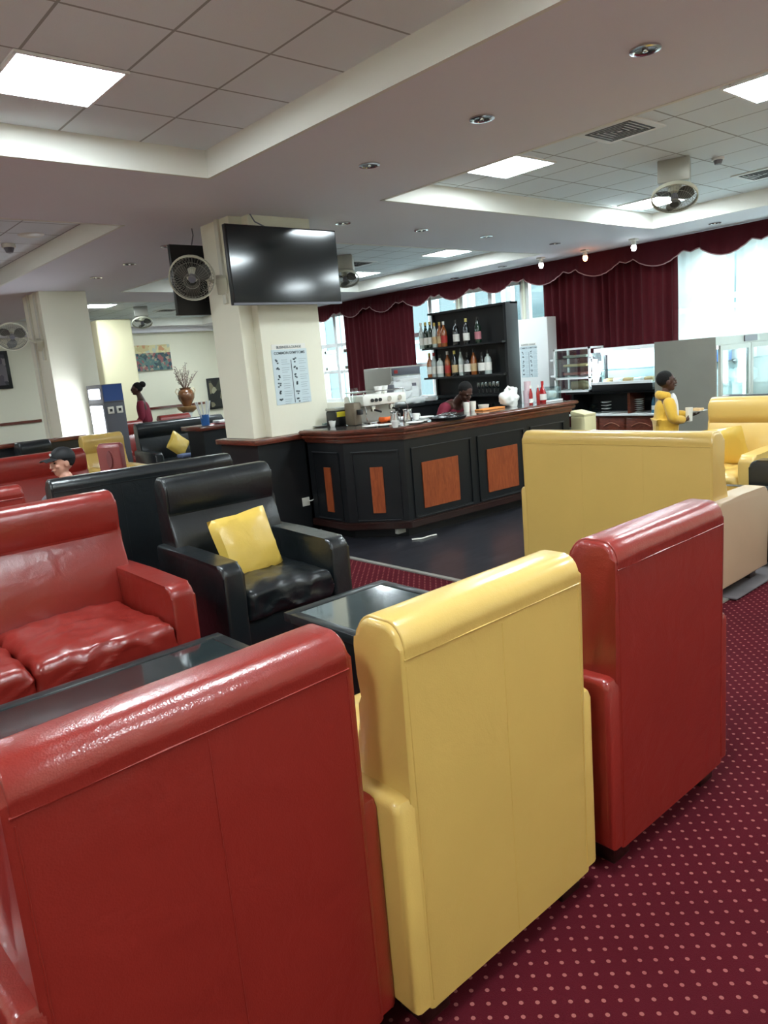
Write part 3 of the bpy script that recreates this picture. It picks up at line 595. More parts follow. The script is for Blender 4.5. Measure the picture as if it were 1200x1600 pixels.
# ------------------------------------------------------------------ sideboard, cases and fridge along the window wall
sb = thing('sideboard', 'dark mahogany sideboard with carved doors and an open recess of crockery', 'sideboard', (10.12, 6.2, 0))
obj('cabinet_body', B((0, .5, -.75, .72, .08, .56)), MAHOG, sb, False); obj('plinth', B((.05, .5, -.72, .7, 0, .08)), BLACKP, sb, False)
obj('ledge', B((-.05, .5, -.78, .75, .56, .59), bev=.004), WHITE, sb); obj('recess_back', B((.45, .5, -.75, .72, .59, .9)), BARBLK, sb, False)
obj('upper_top', B((-.05, .55, -.8, .78, .9, .94), bev=.006), BARBLK, sb)
for y in (-.76, -.28, .7): obj('upright', B((.02, .5, y-.02, y+.02, .59, .9)), BARBLK if y > 0 else MAHOG, sb, False)
for k, (a, b_) in enumerate(((-.73, -.26), (-.22, .2), (.24, .7))):
    d = obj('door', B((-.02, 0, a, b_, .12, .52), bev=.004), MAHOG, sb)
    bm = bmesh.new(); n = 10; tube(bm, [(-.024, a+.08+(b_-a-.16)*i/n, .40+.05*math.sin(PI*i/n)) for i in range(n+1)], .008, 6); obj('arched_moulding', bm, mat('tan_moulding', (150, 92, 66), .4) if k == 0 else bpy.data.materials['tan_moulding'], d)
    obj('knob', lathe([(0, 0), (.012, 0), (.014, .01), (0, .02)], 10), CHROME, d, True, (-.02, b_-.05, .3), (0, -PI/2, 0))
for k in range(7): plate((10.3, 5.84, .592+k*.03), (['lowest']+ORD[1:6]+['topmost'])[k]+' white bowl of the tall stack at the right of the sideboard recess', 'white bowls stacked in the recess', .07, name='bowl', cat='bowl')
for k in range(5): plate((10.27, 6.62, .592+k*.03), (['lowest']+ORD[1:4]+['topmost'])[k]+' glassy pale dish of the stack at the left of the sideboard recess', 'pale dishes stacked in the recess', .085, TINT, name='dish', cat='dish')
for k in range(4): plate((10.3, 6.4, .592+k*.05), (['lowest', 'second', 'third', 'topmost'])[k]+' pale deep bowl of the stack beside the glassy dishes', 'pale bowls in the recess', .08, PORC, name='bowl', cat='bowl')
plate((10.22, 6.15, .592), 'flat white plate lying alone in the middle of the sideboard recess', None, .12, name='plate')
for y, lb, lm_ in ((6.28, 'left of the two white plates with red food on the sideboard top', lR), (5.92, 'right of the two white plates with red food on the sideboard top', lR)):
    p = plate((10.24, y-.08, .941), lb, 'plates with food on the sideboard top', .12, name='plate'); obj('food', rbox(.05, .06, .015, .012, 4, 0, .008, y, (.0, -.03, .02)), lm_, p)
plate((10.22, 6.86, .941), 'flat pale platter at the left end of the sideboard top', None, .13, name='platter')
bottle('blue and white bottle on the sideboard beside the boy', 'round', mat('blue_bottle', (60, 120, 150), .3), lW, cB, (10.2, 5.55, .59), None, .05, .12, .9)
# glass display case
dc = thing('display_case', 'white framed glass food case with three trays on the sideboard', 'display case', (10.22, 6.82, .94), 0); w, h, dd = .33, .68, .2
fb = []
for y in (-w, w-.03):
    for x in (-dd, dd-.03): fb.append((x, x+.03, y, y+.03, 0, h))
for z in (0, .2, h-.03):
    fb += [(-dd, -dd+.03, -w, w, z, z+.03), (dd-.03, dd, -w, w, z, z+.03), (-dd, dd, -w, -w+.03, z, z+.03), (-dd, dd, w-.03, w, z, z+.03)]
obj('frame', B(*fb), WHITE, dc, False); obj('glass_panel', B((-dd+.005, -dd+.009, -w+.03, w-.03, .03, h-.03)), GLASS, dc, False)
obj('hinge', B((-dd-.02, -dd, w-.01, w+.05, .5, .53), (-dd-.02, -dd, w-.01, w+.05, .25, .28), (-dd-.02, -dd, -w-.05, -w+.01, .5, .53), (-dd-.02, -dd, -w-.05, -w+.01, .38, .41)), WHITE, dc, False)
for k, z in enumerate((.25, .38, .52)):
    s = obj('glass_shelf', B((-dd+.03, dd-.03, -w+.03, w-.03, z, z+.008)), TINT, dc, False)
    tag(obj('food_tray', rbox(.12, .22, .02, .015, 6, 0, .012, k), (mat('red_food', (150, 60, 50), .7), mat('pastry', (196, 160, 110), .7), mat('pale_food', (206, 200, 186), .7))[k], None, True, (10.22, 6.82, .94+z+.031)), ('tray of red snacks on the lowest shelf of the glass case', 'tray of golden pastries on the middle shelf of the glass case', 'tray of pale sandwiches on the top shelf of the glass case')[k], 'food', 'food trays in the glass case')
tag(obj('paper_bag', rbox(.07, .13, .07, .03, 5, 0, .02, 1), mat('brown_paper', (168, 138, 106), .85), None, True, (10.2, 6.8, 1.042)), 'brown paper bag in the bottom of the glass case', 'bag')
# lit pastry chiller
ch = thing('pastry_chiller', 'brightly lit pastry chiller with slanted glass beside the glass case', 'display chiller', (10.22, 5.96, .94), 0)
obj('base', B((-.22, .28, -.5, .5, 0, .1), bev=.006), BLACKP, ch); obj('roof', B((-.1, .28, -.5, .52, .58, .64), bev=.006), WHITE, ch); obj('back_wall', B((.25, .28, -.5, .5, .1, .58)), WHITE, ch, False)
obj('tube_light', B((-.08, -.04, -.42, .4, .54, .58)), GLOWC, ch, False)
sl = bmesh.new(); v = [sl.verts.new(p) for p in ((-.22, -.5, .1), (-.22, .5, .1), (-.1, .5, .58), (-.1, -.5, .58))]; sl.faces.new(v); obj('slanted_glass', sl, GLASS, ch, False)
[obj('end_glass', B((-.2, .28, y, y+.015, .1, .58)), GLASS, ch, False) for y in (-.515, .5)]
obj('lit_shelf', B((-.12, .24, -.45, .45, .3, .315)), TINT, ch, False); obj('front_rail', B((-.24, -.21, -.5, .5, .1, .14)), WHITE, ch, False); obj('lit_front_post', B((-.235, -.2, .4, .46, .12, .48)), GLOWC, ch, False)
for k in range(5): tag(obj('pastry', rbox(.08, .07, .035, .03, 4, 0, .01, k), WHITE if k % 2 else bpy.data.materials['pastry'], None, True, (10.24, 5.62+k*.17, 1.085)), ('white cream cake at the right end of the chiller', 'white iced cake, second from right in the chiller', 'golden pastry in the middle of the chiller', 'white iced cake, second from left in the chiller', 'golden pastry at the left end of the chiller')[k], 'cake', 'cakes on the chiller floor')
# steel bottle fridge
ff = thing('bottle_fridge', 'stainless steel fridge with lit glass doors at the right, taller than the yellow sofas', 'fridge', (8.5, 3.87, 0))
STEELD = mat('dull_steel', (160, 160, 152), .42, .4, var=.08, vscale=4)
obj('steel_cabinet', B((0, .03, 0, .74, 0, 1.6), (.03, 1.75, .71, .74, 0, 1.6), (1.72, 1.75, 0, .74, 0, 1.6), (.03, 1.72, 0, .71, 1.5, 1.6), (.03, 1.72, 0, .71, 0, .5)), STEELD, ff, False)
obj('white_lining', B((.03, .05, .04, .71, .5, 1.5), (.03, 1.72, .69, .71, .5, 1.5), (1.7, 1.72, .04, .71, .5, 1.5)), WHITE, ff, False)
obj('led_strip', B((.1, 1.65, .03, .06, 1.46, 1.5), (.055, .085, .03, .05, .6, 1.4), (.84, .87, .03, .05, .6, 1.4)), FLED, ff, False)
for z in (.8, 1.3): obj('wire_shelf', B((.05, 1.7, .1, .69, z, z+.012)), TINT, ff, False)
for k in range(2):
    a = .06+k*.83; d = obj('door', B((a, a+.06, -.03, 0, .45, 1.5), (a+.75, a+.81, -.03, 0, .45, 1.5), (a+.06, a+.75, -.03, 0, 1.44, 1.5), (a+.06, a+.75, -.03, 0, .45, .52)), STEELD, ff, False)
    obj('glass_pane', B((a+.06, a+.75, -.02, -.014, .52, 1.44)), GLASS, d, False)
obj('vent_panel', B((.75, 1.1, -.012, 0, 1.52, 1.59)), GREYP, ff, False)
tag(obj('drinks_pack', B((0, .58, 0, .3, 0, .14), bev=.01), mat('blue_pack', (52, 110, 186), .5), None, True, (8.64, 4.0, 1.313)), 'blue pack of drinks on the top shelf behind the left fridge door', 'drinks pack')
tag(obj('drinks_pack', B((0, .5, 0, .3, 0, .13), bev=.01), mat('silver_pack', (200, 206, 206), .4), None, True, (9.45, 4.0, 1.313)), 'pale silver pack on the top shelf behind the right fridge door', 'drinks pack')
FOGW = mat('fog_white', (222, 242, 246), .4)  # pale heaps made up to stand in for fog behind the fridge glass
tag(obj('fog_heap', rbox(.36, .22, .2, .14, 12, .04, .06, 4), FOGW, None, True, (8.96, 4.28, 1.015)), 'big pale heap made up for the fog behind the left fridge door', 'fog')
tag(obj('fog_heap', rbox(.36, .22, .21, .14, 12, .04, .06, 9), FOGW, None, True, (9.78, 4.28, 1.025)), 'big pale heap made up for the fog behind the right fridge door', 'fog')
# white panel / column with the same poster
tag(obj('white_cabinet', B((10.35, 10.6, 7.48, 8.13, 0, 2.16), bev=.01), WHITE), 'tall white cabinet with a blue poster between the back bar and the burgundy curtain', 'cabinet')
# bin at bar end
bn = thing('cream_bin', 'cream box with a sloping lid standing at the right end of the bar', 'bin', (6.12, 4.12, 0), -.1)
bn.location = (7.25, 4.80, 0)
obj('body', B((-.1, .1, -.1, .1, 0, .86), bev=.012), mat('cream_metal', (222, 214, 168), .5), bn); obj('lid', prism([(-.1, .86), (.1, .86), (.1, .92), (-.1, .88)], -.1, .1, .004), bpy.data.materials['cream_metal'], bn)

# ------------------------------------------------------------------ curtains
def curtain(label, y0, y1, zt, zb, X, m, amp=.045, per=.15, name='curtain'):
    bm = bmesh.new(); n = int((y1-y0)/.01); rows = 14; g = []
    for j in range(rows+1):
        z = zt+(zb-zt)*j/rows; r = []
        for i in range(n+1):
            y = y0+(y1-y0)*i/n; ph = 2*PI*y/per + 5*noise.noise(Vector((y*1.7, 0, 0))) + .35*noise.noise(Vector((y*5, z*.9, 1)))
            a = amp*(.75+.5*noise.noise(Vector((y*3, z*.6, 5))))
            r.append(bm.verts.new((X+a*math.sin(ph), y+.012*noise.noise(Vector((y*3, z*1.3, 9))), z)))
        g.append(r)
    for j in range(rows):
        for i in range(n): bm.faces.new((g[j][i], g[j][i+1], g[j+1][i+1], g[j+1][i]))
    bmesh.ops.solidify(bm, geom=bm.faces[:], thickness=.004)
    return tag(obj(name, bm, m), label, 'curtain')
curtain('long burgundy curtain left of the bottle shelves, behind the ice machine', 11.0, 13.2, 3.045, .3, 10.74, FABR)
curtain('wide burgundy curtain above the lit food cases', 5.45, 7.85, 3.045, .3, 10.76, FABR)
curtain('white sheer curtain in front of the right window, next to the burgundy one', 4.63, 5.44, 3.045, .6, 10.74, SHEER, .012, .16, 'sheer_curtain')
curtain('white sheer curtain at the right edge behind the steel fridge', 3.2, 4.6, 3.045, .6, 10.74, SHEER, .012, .16, 'sheer_curtain')
# swagged valance
pk = [2.2, 3.2, 4.22, 5.17, 6.17, 7.18, 8.22, 9.21, 10.2, 11.2, 12.23, 13.23, 14.3]
def valance_z(y):
    for a, b_ in zip(pk, pk[1:]):
        if a <= y <= b_:
            d = min(y-a, b_-y); u = (y-a)/(b_-a)
            if d < .12: return 2.8 + .04*(d/.12)
            s = (u*(b_-a)-.12)/((b_-a)-.24); return 2.84-.15*math.sin(PI*s)**.8
    return 2.75
va = thing('pelmet', 'swagged burgundy pelmet with pale braid along the whole window wall', 'pelmet', (10.62, 0, 0)); bm = bmesh.new(); n = 480; cols = []
for i in range(n+1):
    y = 2.2+(14.3-2.2)*i/n; zb = valance_z(y); c = []
    for j in range(9):
        t = j/8; z = 3.045+(zb-3.045)*t; x = -.05*math.sin(t*PI*.8)*math.sin(PI*min(1, max(0, (2.87-zb)/.2)))-.02*t + .008*math.sin(y*60)*t
        c.append(bm.verts.new((x, y, z)))
    cols.append(c)
for a, b_ in zip(cols, cols[1:]):
    for j in range(8): bm.faces.new((a[j], b_[j], b_[j+1], a[j+1]))
edge = [c[-1].co.copy() for c in cols]
bmesh.ops.solidify(bm, geom=bm.faces[:], thickness=.01); obj('fabric', bm, FABR, va)
obj('braid', T(edge, .008, 6), BRAID, va)

# ------------------------------------------------------------------ televisions, fans, posters
def tv(label, loc, rz, w, h):
    t = thing('television', label, 'television', loc, rz)
    obj('casing', B((-w/2, w/2, -.015, .035, -h/2, h/2), bev=.006), BLACKP, t); obj('screen', B((-w/2+.012, w/2-.012, -.018, -.014, -h/2+.025, h/2-.012)), SCREEN, t, False)
    obj('bottom_bezel', B((-w/2, w/2, -.02, -.014, -h/2, -h/2+.018)), GREYP, t, False)
    obj('wall_bracket', B((-.2, .2, .035, .06, -.2, .2), (-.03, .03, .06, .19, -.12, .12)), BLACKP, t, False); return t
tv('large black television on the pillar front, reflecting a ceiling light', (4.13, 5.84, 2.57), 0, 1.21, .68)
tv('second black television seen from its side, behind the pillar fan', (4.0, 6.86, 2.58), PI, 1.0, .66)
tag(obj('television_cable', T([(3.92, 6.02, 3.05), (3.95, 6.0, 2.98), (4.02, 5.95, 2.93), (4.04, 5.88, 2.9)], .006), GREYP), 'grey cable from the ceiling down to the large television', 'cable')
tag(obj('television_cable', T([(3.72, 6.75, 3.05), (3.73, 6.76, 2.99), (3.74, 6.83, 2.91)], .006), GREYP), 'grey cable from the ceiling to the television behind the pillar', 'cable')
FANC = mat('fan_cream', (206, 204, 184), .45); CAGE = mat('fan_cage_grey', (150, 148, 136), .45); BLADE = glassy('smoky_blade', (120, 118, 112), .25, .3)
def fan_head(t, R=.2):
    """head facing -y, local origin at hub"""
    hd = obj('cage', bmesh.new(), CAGE, t); me = hd.data; bm = bmesh.new()
    for y, rr in ((0, R), (-.05, R*.8), (.05, R*.85), (-.075, R*.35)):
        tube(bm, [(rr*math.cos(2*PI*k/28), y, rr*math.sin(2*PI*k/28)) for k in range(29)], .006 if rr == R else .002, 5)
    for k in range(40):
        a = 2*PI*k/40; c, s = math.cos(a), math.sin(a)
        for sg in (-1, 1): tube(bm, [(R*.2*c, sg*.08, R*.2*s), (R*.6*c, sg*.07, R*.6*s), (R*c, 0, R*s)], .0013, 4)
    bm.to_mesh(me); bm.free()
    obj('rim_band', lathe([(R-.002, -.018), (R+.008, -.018), (R+.008, .018), (R-.002, .018)], 32, mtx=Matrix.Rotation(PI/2, 4, 'X')), FANC, t)
    obj('hub', lathe([(0, -.03), (.035, -.02), (.035, .03), (0, .035)], 16, mtx=Matrix.Rotation(PI/2, 4, 'X')), GREYP, t)
    obj('motor', lathe([(0, .03), (.055, .04), (.06, .12), (.03, .15), (0, .15)], 18, mtx=Matrix.Rotation(-PI/2, 4, 'X')), FANC, t)
    bmb = bmesh.new(); bmg = bmesh.new()
    for k in range(3):
        a0 = 2*PI*k/3+.4; bm = bmesh.new(); rows = []
        for i in range(9):
            r = .03+(R-.05)*i/8; wd = .28+.5*math.sin(PI*min(1, (i+1)/9)) ; rr = []
            for j in range(5):
                a = a0+(j/4-.5)*wd*1.6; rr.append(bm.verts.new((r*math.cos(a), -.02+.04*(j/4), r*math.sin(a))))
            rows.append(rr)
        for p, q in zip(rows, rows[1:]):
            for j in range(4): bm.faces.new((p[j], p[j+1], q[j+1], q[j]))
        bmesh.ops.solidify(bm, geom=bm.faces[:], thickness=.003); obj('blade', bm, CAGE if False else mat('grey_blade', (96, 94, 88), .5) if 'grey_blade' not in bpy.data.materials else bpy.data.materials['grey_blade'], t)
def wallfan(label, hub, face, tilt, anchor):
    """hub position, facing yaw (0 = towards -y), tilt down, bracket runs to anchor"""
    t = thing('wall_fan', label, 'fan', hub); t.rotation_euler = (tilt, 0, face)
    fan_head(t); inv = (Matrix.Translation(hub) @ t.rotation_euler.to_matrix().to_4x4()).inverted()
    a = inv @ Vector(anchor); obj('arm', T([(0, .13, 0), (0, .17, -.03), a], .018), FANC, t)
    b = obj('bracket', B((-.05, .05, -.05, .05, -.08, .08), bev=.01), FANC, t, True, a); return t
wallfan('cream wall fan on the left side of the television pillar', (3.44, 6.35, 2.53), math.radians(-35), math.radians(28), (3.73, 6.33, 2.47))
wallfan('small wall fan on the left pillar near the picture edge', (3.24, 11.3, 2.44), math.radians(-15), math.radians(32), (3.65, 11.46, 2.32))
def ceilfan(label, x, y, z=TZ, face=0, drop=.22):
    t = thing('ceiling_fan', label, 'fan', (x, y, z-drop-.1)); t.rotation_euler = (0, 0, face)
    h = bpy.data.objects.new('fan_head', None); C.objects.link(h); h.parent = t; h.rotation_euler = (math.radians(62), 0, 0)
    C.objects.unlink(h); bpy.data.objects.remove(h)
    for o in []: pass
    fan_head(t)
    for o in t.children:
        o.matrix_local = Matrix.Rotation(math.radians(62), 4, 'X') @ o.matrix_local
    obj('mounting_box', B((-.14, .14, -.12, .14, drop-.1, drop+.1), bev=.01), STEEL, t); obj('neck', B((-.03, .03, 0, .06, .08, drop-.05), bev=.008), FANC, t); return t
ceilfan('ceiling fan under the tiles in the right tray, near a bright light panel', 7.05, 3.6, face=-1.15)
ceilfan('ceiling fan hidden partly by the right edge of the large television', 7.3, 8.85, face=-.8)
ceilfan('small ceiling fan far back in front of the cream back wall', 6.95, 15.2, face=-.4)
# posters on pillar and white cabinet
PB = mat('pale_blue_paper', (206, 220, 224), .6); INK = mat('grey_ink', (88, 102, 108), .6); INK2 = mat('light_grey_ink', (160, 176, 182), .6)
def text(body, size, parent, loc, rot, m):
    cu = bpy.data.curves.new('lettering', 'FONT'); cu.body = body; cu.size = size; cu.align_x = 'CENTER'; cu.extrude = .0004; cu.offset = size*.012
    o = bpy.data.objects.new('t', cu); C.objects.link(o); bpy.context.view_layer.update()
    me = bpy.data.meshes.new_from_object(o.evaluated_get(bpy.context.evaluated_depsgraph_get())); bpy.data.objects.remove(o)
    me.materials.clear(); me.materials.append(m); q = bpy.data.objects.new('lettering', me); C.objects.link(q); q.parent = parent; q.location = loc; q.rotation_euler = rot
def poster(label, loc, rz, w=.42, h=.54):
    t = thing('poster', label, 'poster', loc, rz); obj('sheet', B((-w/2, w/2, -.003, 0, -h/2, h/2)), PB, t, False)
    obj('header_strip', B((-w/2+.01, w/2-.01, -.002, 0, h/2, h/2+.05)), lW, t, False)
    text('BUSINESS LOUNGE', .034, t, (0, -.0035, h/2+.01), (PI/2, 0, 0), INK); text('COMMON SYMPTOMS', .036, t, (0, -.0045, h/2-.045), (PI/2, 0, 0), INK)
    obj('divider', B((.005, .012, -.0045, -.003, -h/2+.01, h/2-.1)), INK, t, False)
    random.seed(3); bi = bmesh.new(); bl = bmesh.new()
    for c in (0, 1):
        for k in range(6):
            z = h/2-.115-k*.075; x = -w/2+.03+c*(w/2+.0)
            for _ in range(4):
                a, b_ = x+random.uniform(0, .03), z+random.uniform(-.02, .02); box(bi, a, a+.018, -.0045, -.003, b_, b_+.014)
            for q in range(3): box(bl, x+.07, x+.07+random.uniform(.06, .095), -.0045, -.003, z+.015-q*.02, z+.019-q*.02)
    pr_ = obj('printed_rows', merge(bi, bl), INK2, t, False); pr_.data.materials.append(INK)
    for p in pr_.data.polygons:
        if p.index < 48*6: p.material_index = 1
    return t
poster('pale blue notice with two columns on the television pillar', (4.2, 6.04, 1.575), 0, .41, .52)
poster('pale blue notice on the tall white cabinet beyond the back bar', (10.35, 7.88, 1.46), -PI/2, .34, .52)
# pictures on the back wall
def paintm(cols, sc):
    m = mat('canvas', (200, 200, 200), .7); nt = m.node_tree; b = nt.nodes['Principled BSDF']; L = nt.links.new
    tc = nt.nodes.new('ShaderNodeTexCoord'); v = nt.nodes.new('ShaderNodeTexVoronoi'); v.inputs['Scale'].default_value = sc; r = nt.nodes.new('ShaderNodeValToRGB'); r.color_ramp.interpolation = 'CONSTANT'
    e = r.color_ramp.elements; e[0].color = srgb(*cols[0]); e[1].color = srgb(*cols[1]); e[1].position = .2
    for i, c in enumerate(cols[2:]): q = e.new(.35+.13*i); q.color = srgb(*c)
    sp = nt.nodes.new('ShaderNodeSeparateColor'); L(tc.outputs['Object'], v.inputs['Vector']); L(v.outputs['Color'], sp.inputs[0]); L(sp.outputs[0], r.inputs[0]); L(r.outputs[0], b.inputs['Base Color']); return m
pt = thing('painting', 'colourful unframed painting of people hung on the back wall beyond the vase', 'picture', (8.6, 18.46, 2.31))
obj('lower_canvas', B((-.48, .48, -.02, .02, -.32, .12)), paintm([(70, 90, 90), (150, 96, 96), (110, 130, 120), (60, 78, 92), (170, 150, 130), (90, 120, 116)], 15), pt, False)
obj('upper_canvas', B((-.48, .48, -.02, .02, .12, .32)), paintm([(206, 190, 140), (190, 196, 180), (204, 150, 110), (216, 206, 160)], 12), pt, False)
fp = thing('framed_picture', 'dark framed picture on the back wall at the left edge', 'picture', (4.62, 18.46, 2.24)); obj('frame', B((-.5, .5, -.03, .03, -.42, .42), bev=.01), BLACKP, fp); obj('print', B((-.42, .42, -.034, -.03, -.34, .34)), paintm([(90, 84, 92), (120, 112, 118), (60, 58, 64), (140, 132, 132)], 8), fp, False)
fp = thing('framed_picture', 'tall dark framed picture right of the vase, partly behind the pillar', 'picture', (10.35, 18.46, 1.25)); obj('frame', B((-.32, .32, -.03, .03, -.42, .42), bev=.01), BLACKP, fp); obj('print', B((-.28, .28, -.034, -.03, -.36, .36)), paintm([(170, 166, 140), (70, 72, 60), (130, 124, 100), (40, 42, 40)], 5), fp, False)
# vase on stand
vs_ = thing('vase', 'big brown two-handled vase of dry branches on a stand by the back wall', 'vase', (8.88, 17.5, 1.02))
obj('body', lathe([(0, 0), (.09, 0), (.12, .05), (.2, .2), (.215, .3), (.17, .4), (.13, .43), (.15, .47), (.12, .47), (.1, .42), (0, .35)], 24), mat('brown_glaze', (112, 70, 42), .25, coat=.7, var=.3, vscale=6), vs_)
for s in (-1, 1): obj('handle', T([(s*.15, 0, .42), (s*.23, 0, .45), (s*.27, 0, .38), (s*.22, 0, .3)], .018), mat('cream_glaze', (214, 200, 170), .3) if s < 0 else bpy.data.materials['cream_glaze'], vs_)
br = thing('dry_branches', 'spray of dry blossom branches standing in the brown vase', 'dried flowers', (8.88, 17.5, 1.4)); bt = bmesh.new(); bf = bmesh.new(); random.seed(5)
for k in range(16):
    a = random.uniform(0, 2*PI); sp = random.uniform(.15, .85); L_ = random.uniform(.38, .7); p0 = Vector((0, 0, 0)); d = Vector((math.cos(a)*sp, math.sin(a)*sp*.4, 1)).normalized(); pts = [p0]
    for i in range(1, 7):
        pts.append(p0+d*L_*i/6+Vector((noise.noise(Vector((k, i, 0)))*.05, 0, 0)))
        if i > 2:
            for _ in range(2):
                q = pts[-1]+Vector((random.uniform(-.06, .06), random.uniform(-.03, .03), random.uniform(-.02, .05))); bmesh.ops.create_icosphere(bf, subdivisions=1, radius=.013, matrix=Matrix.Translation(q)); tube(bt, [pts[-1], q], .003, 4)
    tube(bt, pts, .007, 5)
obj('branches', bt, mat('twig_brown', (96, 74, 62), .8), br); bl_ = obj('blossom', bf, mat('dry_blossom', (176, 160, 146), .8), br); bl_['kind'] = 'stuff'
st = thing('plant_stand', 'low stand carrying the brown vase by the back wall', 'stand', (8.88, 17.5, 0)); obj('top', lathe([(0, .86), (.12, .86), (.24, .95), (.26, 1.0), (.26, 1.02), (0, 1.02)], 20), mat('tan_pot', (150, 110, 70), .4), st); obj('column', lathe([(0, 0), (.2, 0), (.2, .05), (.1, .1), (.09, .8), (.12, .86), (0, .86)], 18), WHITE, st)

# ------------------------------------------------------------------ left background
ks = thing('vending_kiosk', 'tall grey kiosk with blue top and glowing white panels before the left pillar', 'kiosk', (4.1, 10.6, 0))
obj('cabinet', B((0, .3, 0, .58, 0, 1.42), bev=.006), DGREY, ks); obj('head_box', B((0, .3, 0, .58, 1.42, 1.68), bev=.006), GREYP, ks); obj('blue_panel', B((.01, .29, -.008, 0, 1.44, 1.67)), BLUEP, ks, False)
obj('lit_upper_window', B((-.008, 0, .1, .5, 1.48, 1.62)), GLOW, ks, False); obj('lit_front', B((-.008, 0, .07, .52, .45, 1.38)), GLOW, ks, False)
for x in (.04, .17): f = obj('slot_frame', B((x, x+.09, -.012, 0, 1.26, 1.36), bev=.004), WPLAS, ks); obj('slot', B((x+.025, x+.065, -.014, -.012, 1.29, 1.33)), BLACKP, f, False)
pn = thing('partition', 'low dark partition with a wooden top behind the grey-black armchair', 'partition', (2.7, 10.35, 0)); obj('body', B((-.7, .95, -.05, .05, 0, .98)), BARBLK, pn, False); obj('top_rail', B((-.72, .97, -.08, .08, .98, 1.03), bev=.008), MAHOG, pn)
tc_ = thing('tub_chair', 'small red chair with an oval hole in its back, in front of the yellow armchair', 'chair', (3.14, 8.2, 0), -1.0); tc_.scale = (.75, .9, 1.02)
bm = prism([(0, .42), (0, .95)]+arc(.05, .95, .05, .05, 180, 0, 6)+[(.1, .42)], -.2, .2, .03); obj('backrest', bm, leather('dusty_red_leather', (158, 78, 76)), tc_)
obj('back_recess', lathe([(0, 0), (.05, 0), (.045, .012), (0, .012)], 18, mtx=Matrix.Diagonal((1, 2, 1, 1))), mat('deep_pink', (140, 78, 78), .6), tc_, True, (0, -.002, .82), (PI/2, 0, 0))
obj('seat', rbox(.22, .24, .05, .04, 6, .01, c=(0, .26, .42)), bpy.data.materials['dusty_red_leather'], tc_)
for s in (-1, 1): obj('armrest', T([(s*.23, .03, .64), (s*.25, .25, .66), (s*.24, .42, .62), (s*.22, .44, .42)], .018), BLACKP, tc_)
for sx in (-1, 1):
    for sy in (.05, .45): obj('leg', T([(sx*.17, sy, .4), (sx*.2, sy, 0)], .015), BLACKP, tc_)
ct = thing('service_counter', 'wood-topped dark counter behind the pillar carrying the blue cup', 'counter', (4.95, 9.4, 0)); obj('body', B((0, .9, 0, .45, 0, .93)), BARBLK, ct, False); obj('top', B((-.08, .95, -.08, .5, .93, .99), bev=.012), MAHOG, ct); obj('red_mat', B((.28, .9, -.03, .4, .99, .994)), mat('red_mat', (176, 60, 66), .6), ct, False)
cu_ = tumbler((5.06, 9.5, .994), 'blue cup full of white paper straws on the counter behind the pillar', None, .065, .15, mat('blue_cup', (44, 104, 176), .4), 'straw_cup', 'cup')
for k in range(9):
    a = 2*PI*k/9; tag(obj('paper_straw', T([(5.06+.03*math.cos(a), 9.5+.03*math.sin(a), 1.01), (5.06+.11*math.cos(a), 9.5+.08*math.sin(a), 1.33)], .010), WHITE), 'white straw standing in the blue cup behind the pillar', 'straw', 'straws in the blue cup')
tag(obj('paper_pile', merge(rbox(.15, .1, .02, .015, 5, 0, .02, 2), rbox(.08, .06, .03, .02, 4, 0, .02, 6, (.1, 0, .03))), WHITE, None, True, (5.4, 9.55, 1.02)), 'crumpled white papers on the red mat behind the pillar', 'papers')
rb_ = rbox(.11, .06, .07, .05, 5, 0, .03, 3); tag(obj('folded_jacket', merge(rb_, rbox(.28, .1, .03, .028, 6, 0, .02, 7, (-.12, -.1, -.06))), mat('blue_grey_cloth', (96, 108, 140), .9), None, True, (5.45, 10.55, .58)), 'blue-grey jacket thrown on the far black sofa beside the cushion', 'jacket')
sofa('armchair', 'dark red armchair top seen behind the far black sofa, under the vase', 'armchair', .7, .8, RED, (6.3, 13.1, 0), PI)

# ------------------------------------------------------------------ ceiling fittings
def clight(x, y, label, s=.27):
    t = thing('ceiling_light', label, 'ceiling light', (x, y, TZ), 0, 'square ceiling light panels')
    obj('frame', B((-s-.02, s+.02, -s-.02, -s, -.012, 0), (-s-.02, s+.02, s, s+.02, -.012, 0), (-s-.02, -s, -s, s, -.012, 0), (s, s+.02, -s, s, -.012, 0)), WHITE, t, False)
    obj('diffuser', B((-s, s, -s, s, -.008, 0)), LAMP, t, False)
for x, y, l in ((1.67, 4.29, 'bright square light panel in the near left tray, at the top left'), (5.64, 4.40, 'bright square light panel at the left of the right tray'), (5.72, 2.16, 'bright square light panel cut by the right edge of the picture'),
                (8.75, 4.75, 'bright square light panel behind the right ceiling fan'), (8.9, 8.25, 'bright square light panel above the bottle shelves'), (8.95, 10.45, 'bright square light panel right of the large television'),
                (5.95, 14.9, 'small far light panel above the left back pillar'), (9.1, 14.0, 'added ceiling light panel hidden behind the pillar'), (9.0, 16.4, 'added ceiling light panel over the vase'), (1.0, 8.8, 'ceiling light panel left of the picture over the red sofas'),  # pillar and vase panels are added out of sight to brighten the back wall
                (-1.2, 8.8, 'ceiling light panel far left over the lounge'), (-1.2, 4.3, 'ceiling light panel left of the near tray'), (5.64, .0, 'ceiling light panel to the right behind the viewer'), (1.5, 14.8, 'ceiling light panel far left at the back'), (8.75, .9, 'ceiling light panel over the right sofas'), (6.6, 10.45, 'ceiling light panel over the bar hidden by the television'), (1.67, 1.05, 'ceiling light panel above the viewer'), (-1.2, .5, 'added unseen ceiling light panel behind the viewer on the left'), (8.75, -.4, 'added unseen ceiling light panel far right behind the viewer'), (1.67, -1.2, 'added unseen ceiling light panel straight behind the viewer')):  # panels labelled added are unseen fill for the chair backs
    clight(x, y, l)
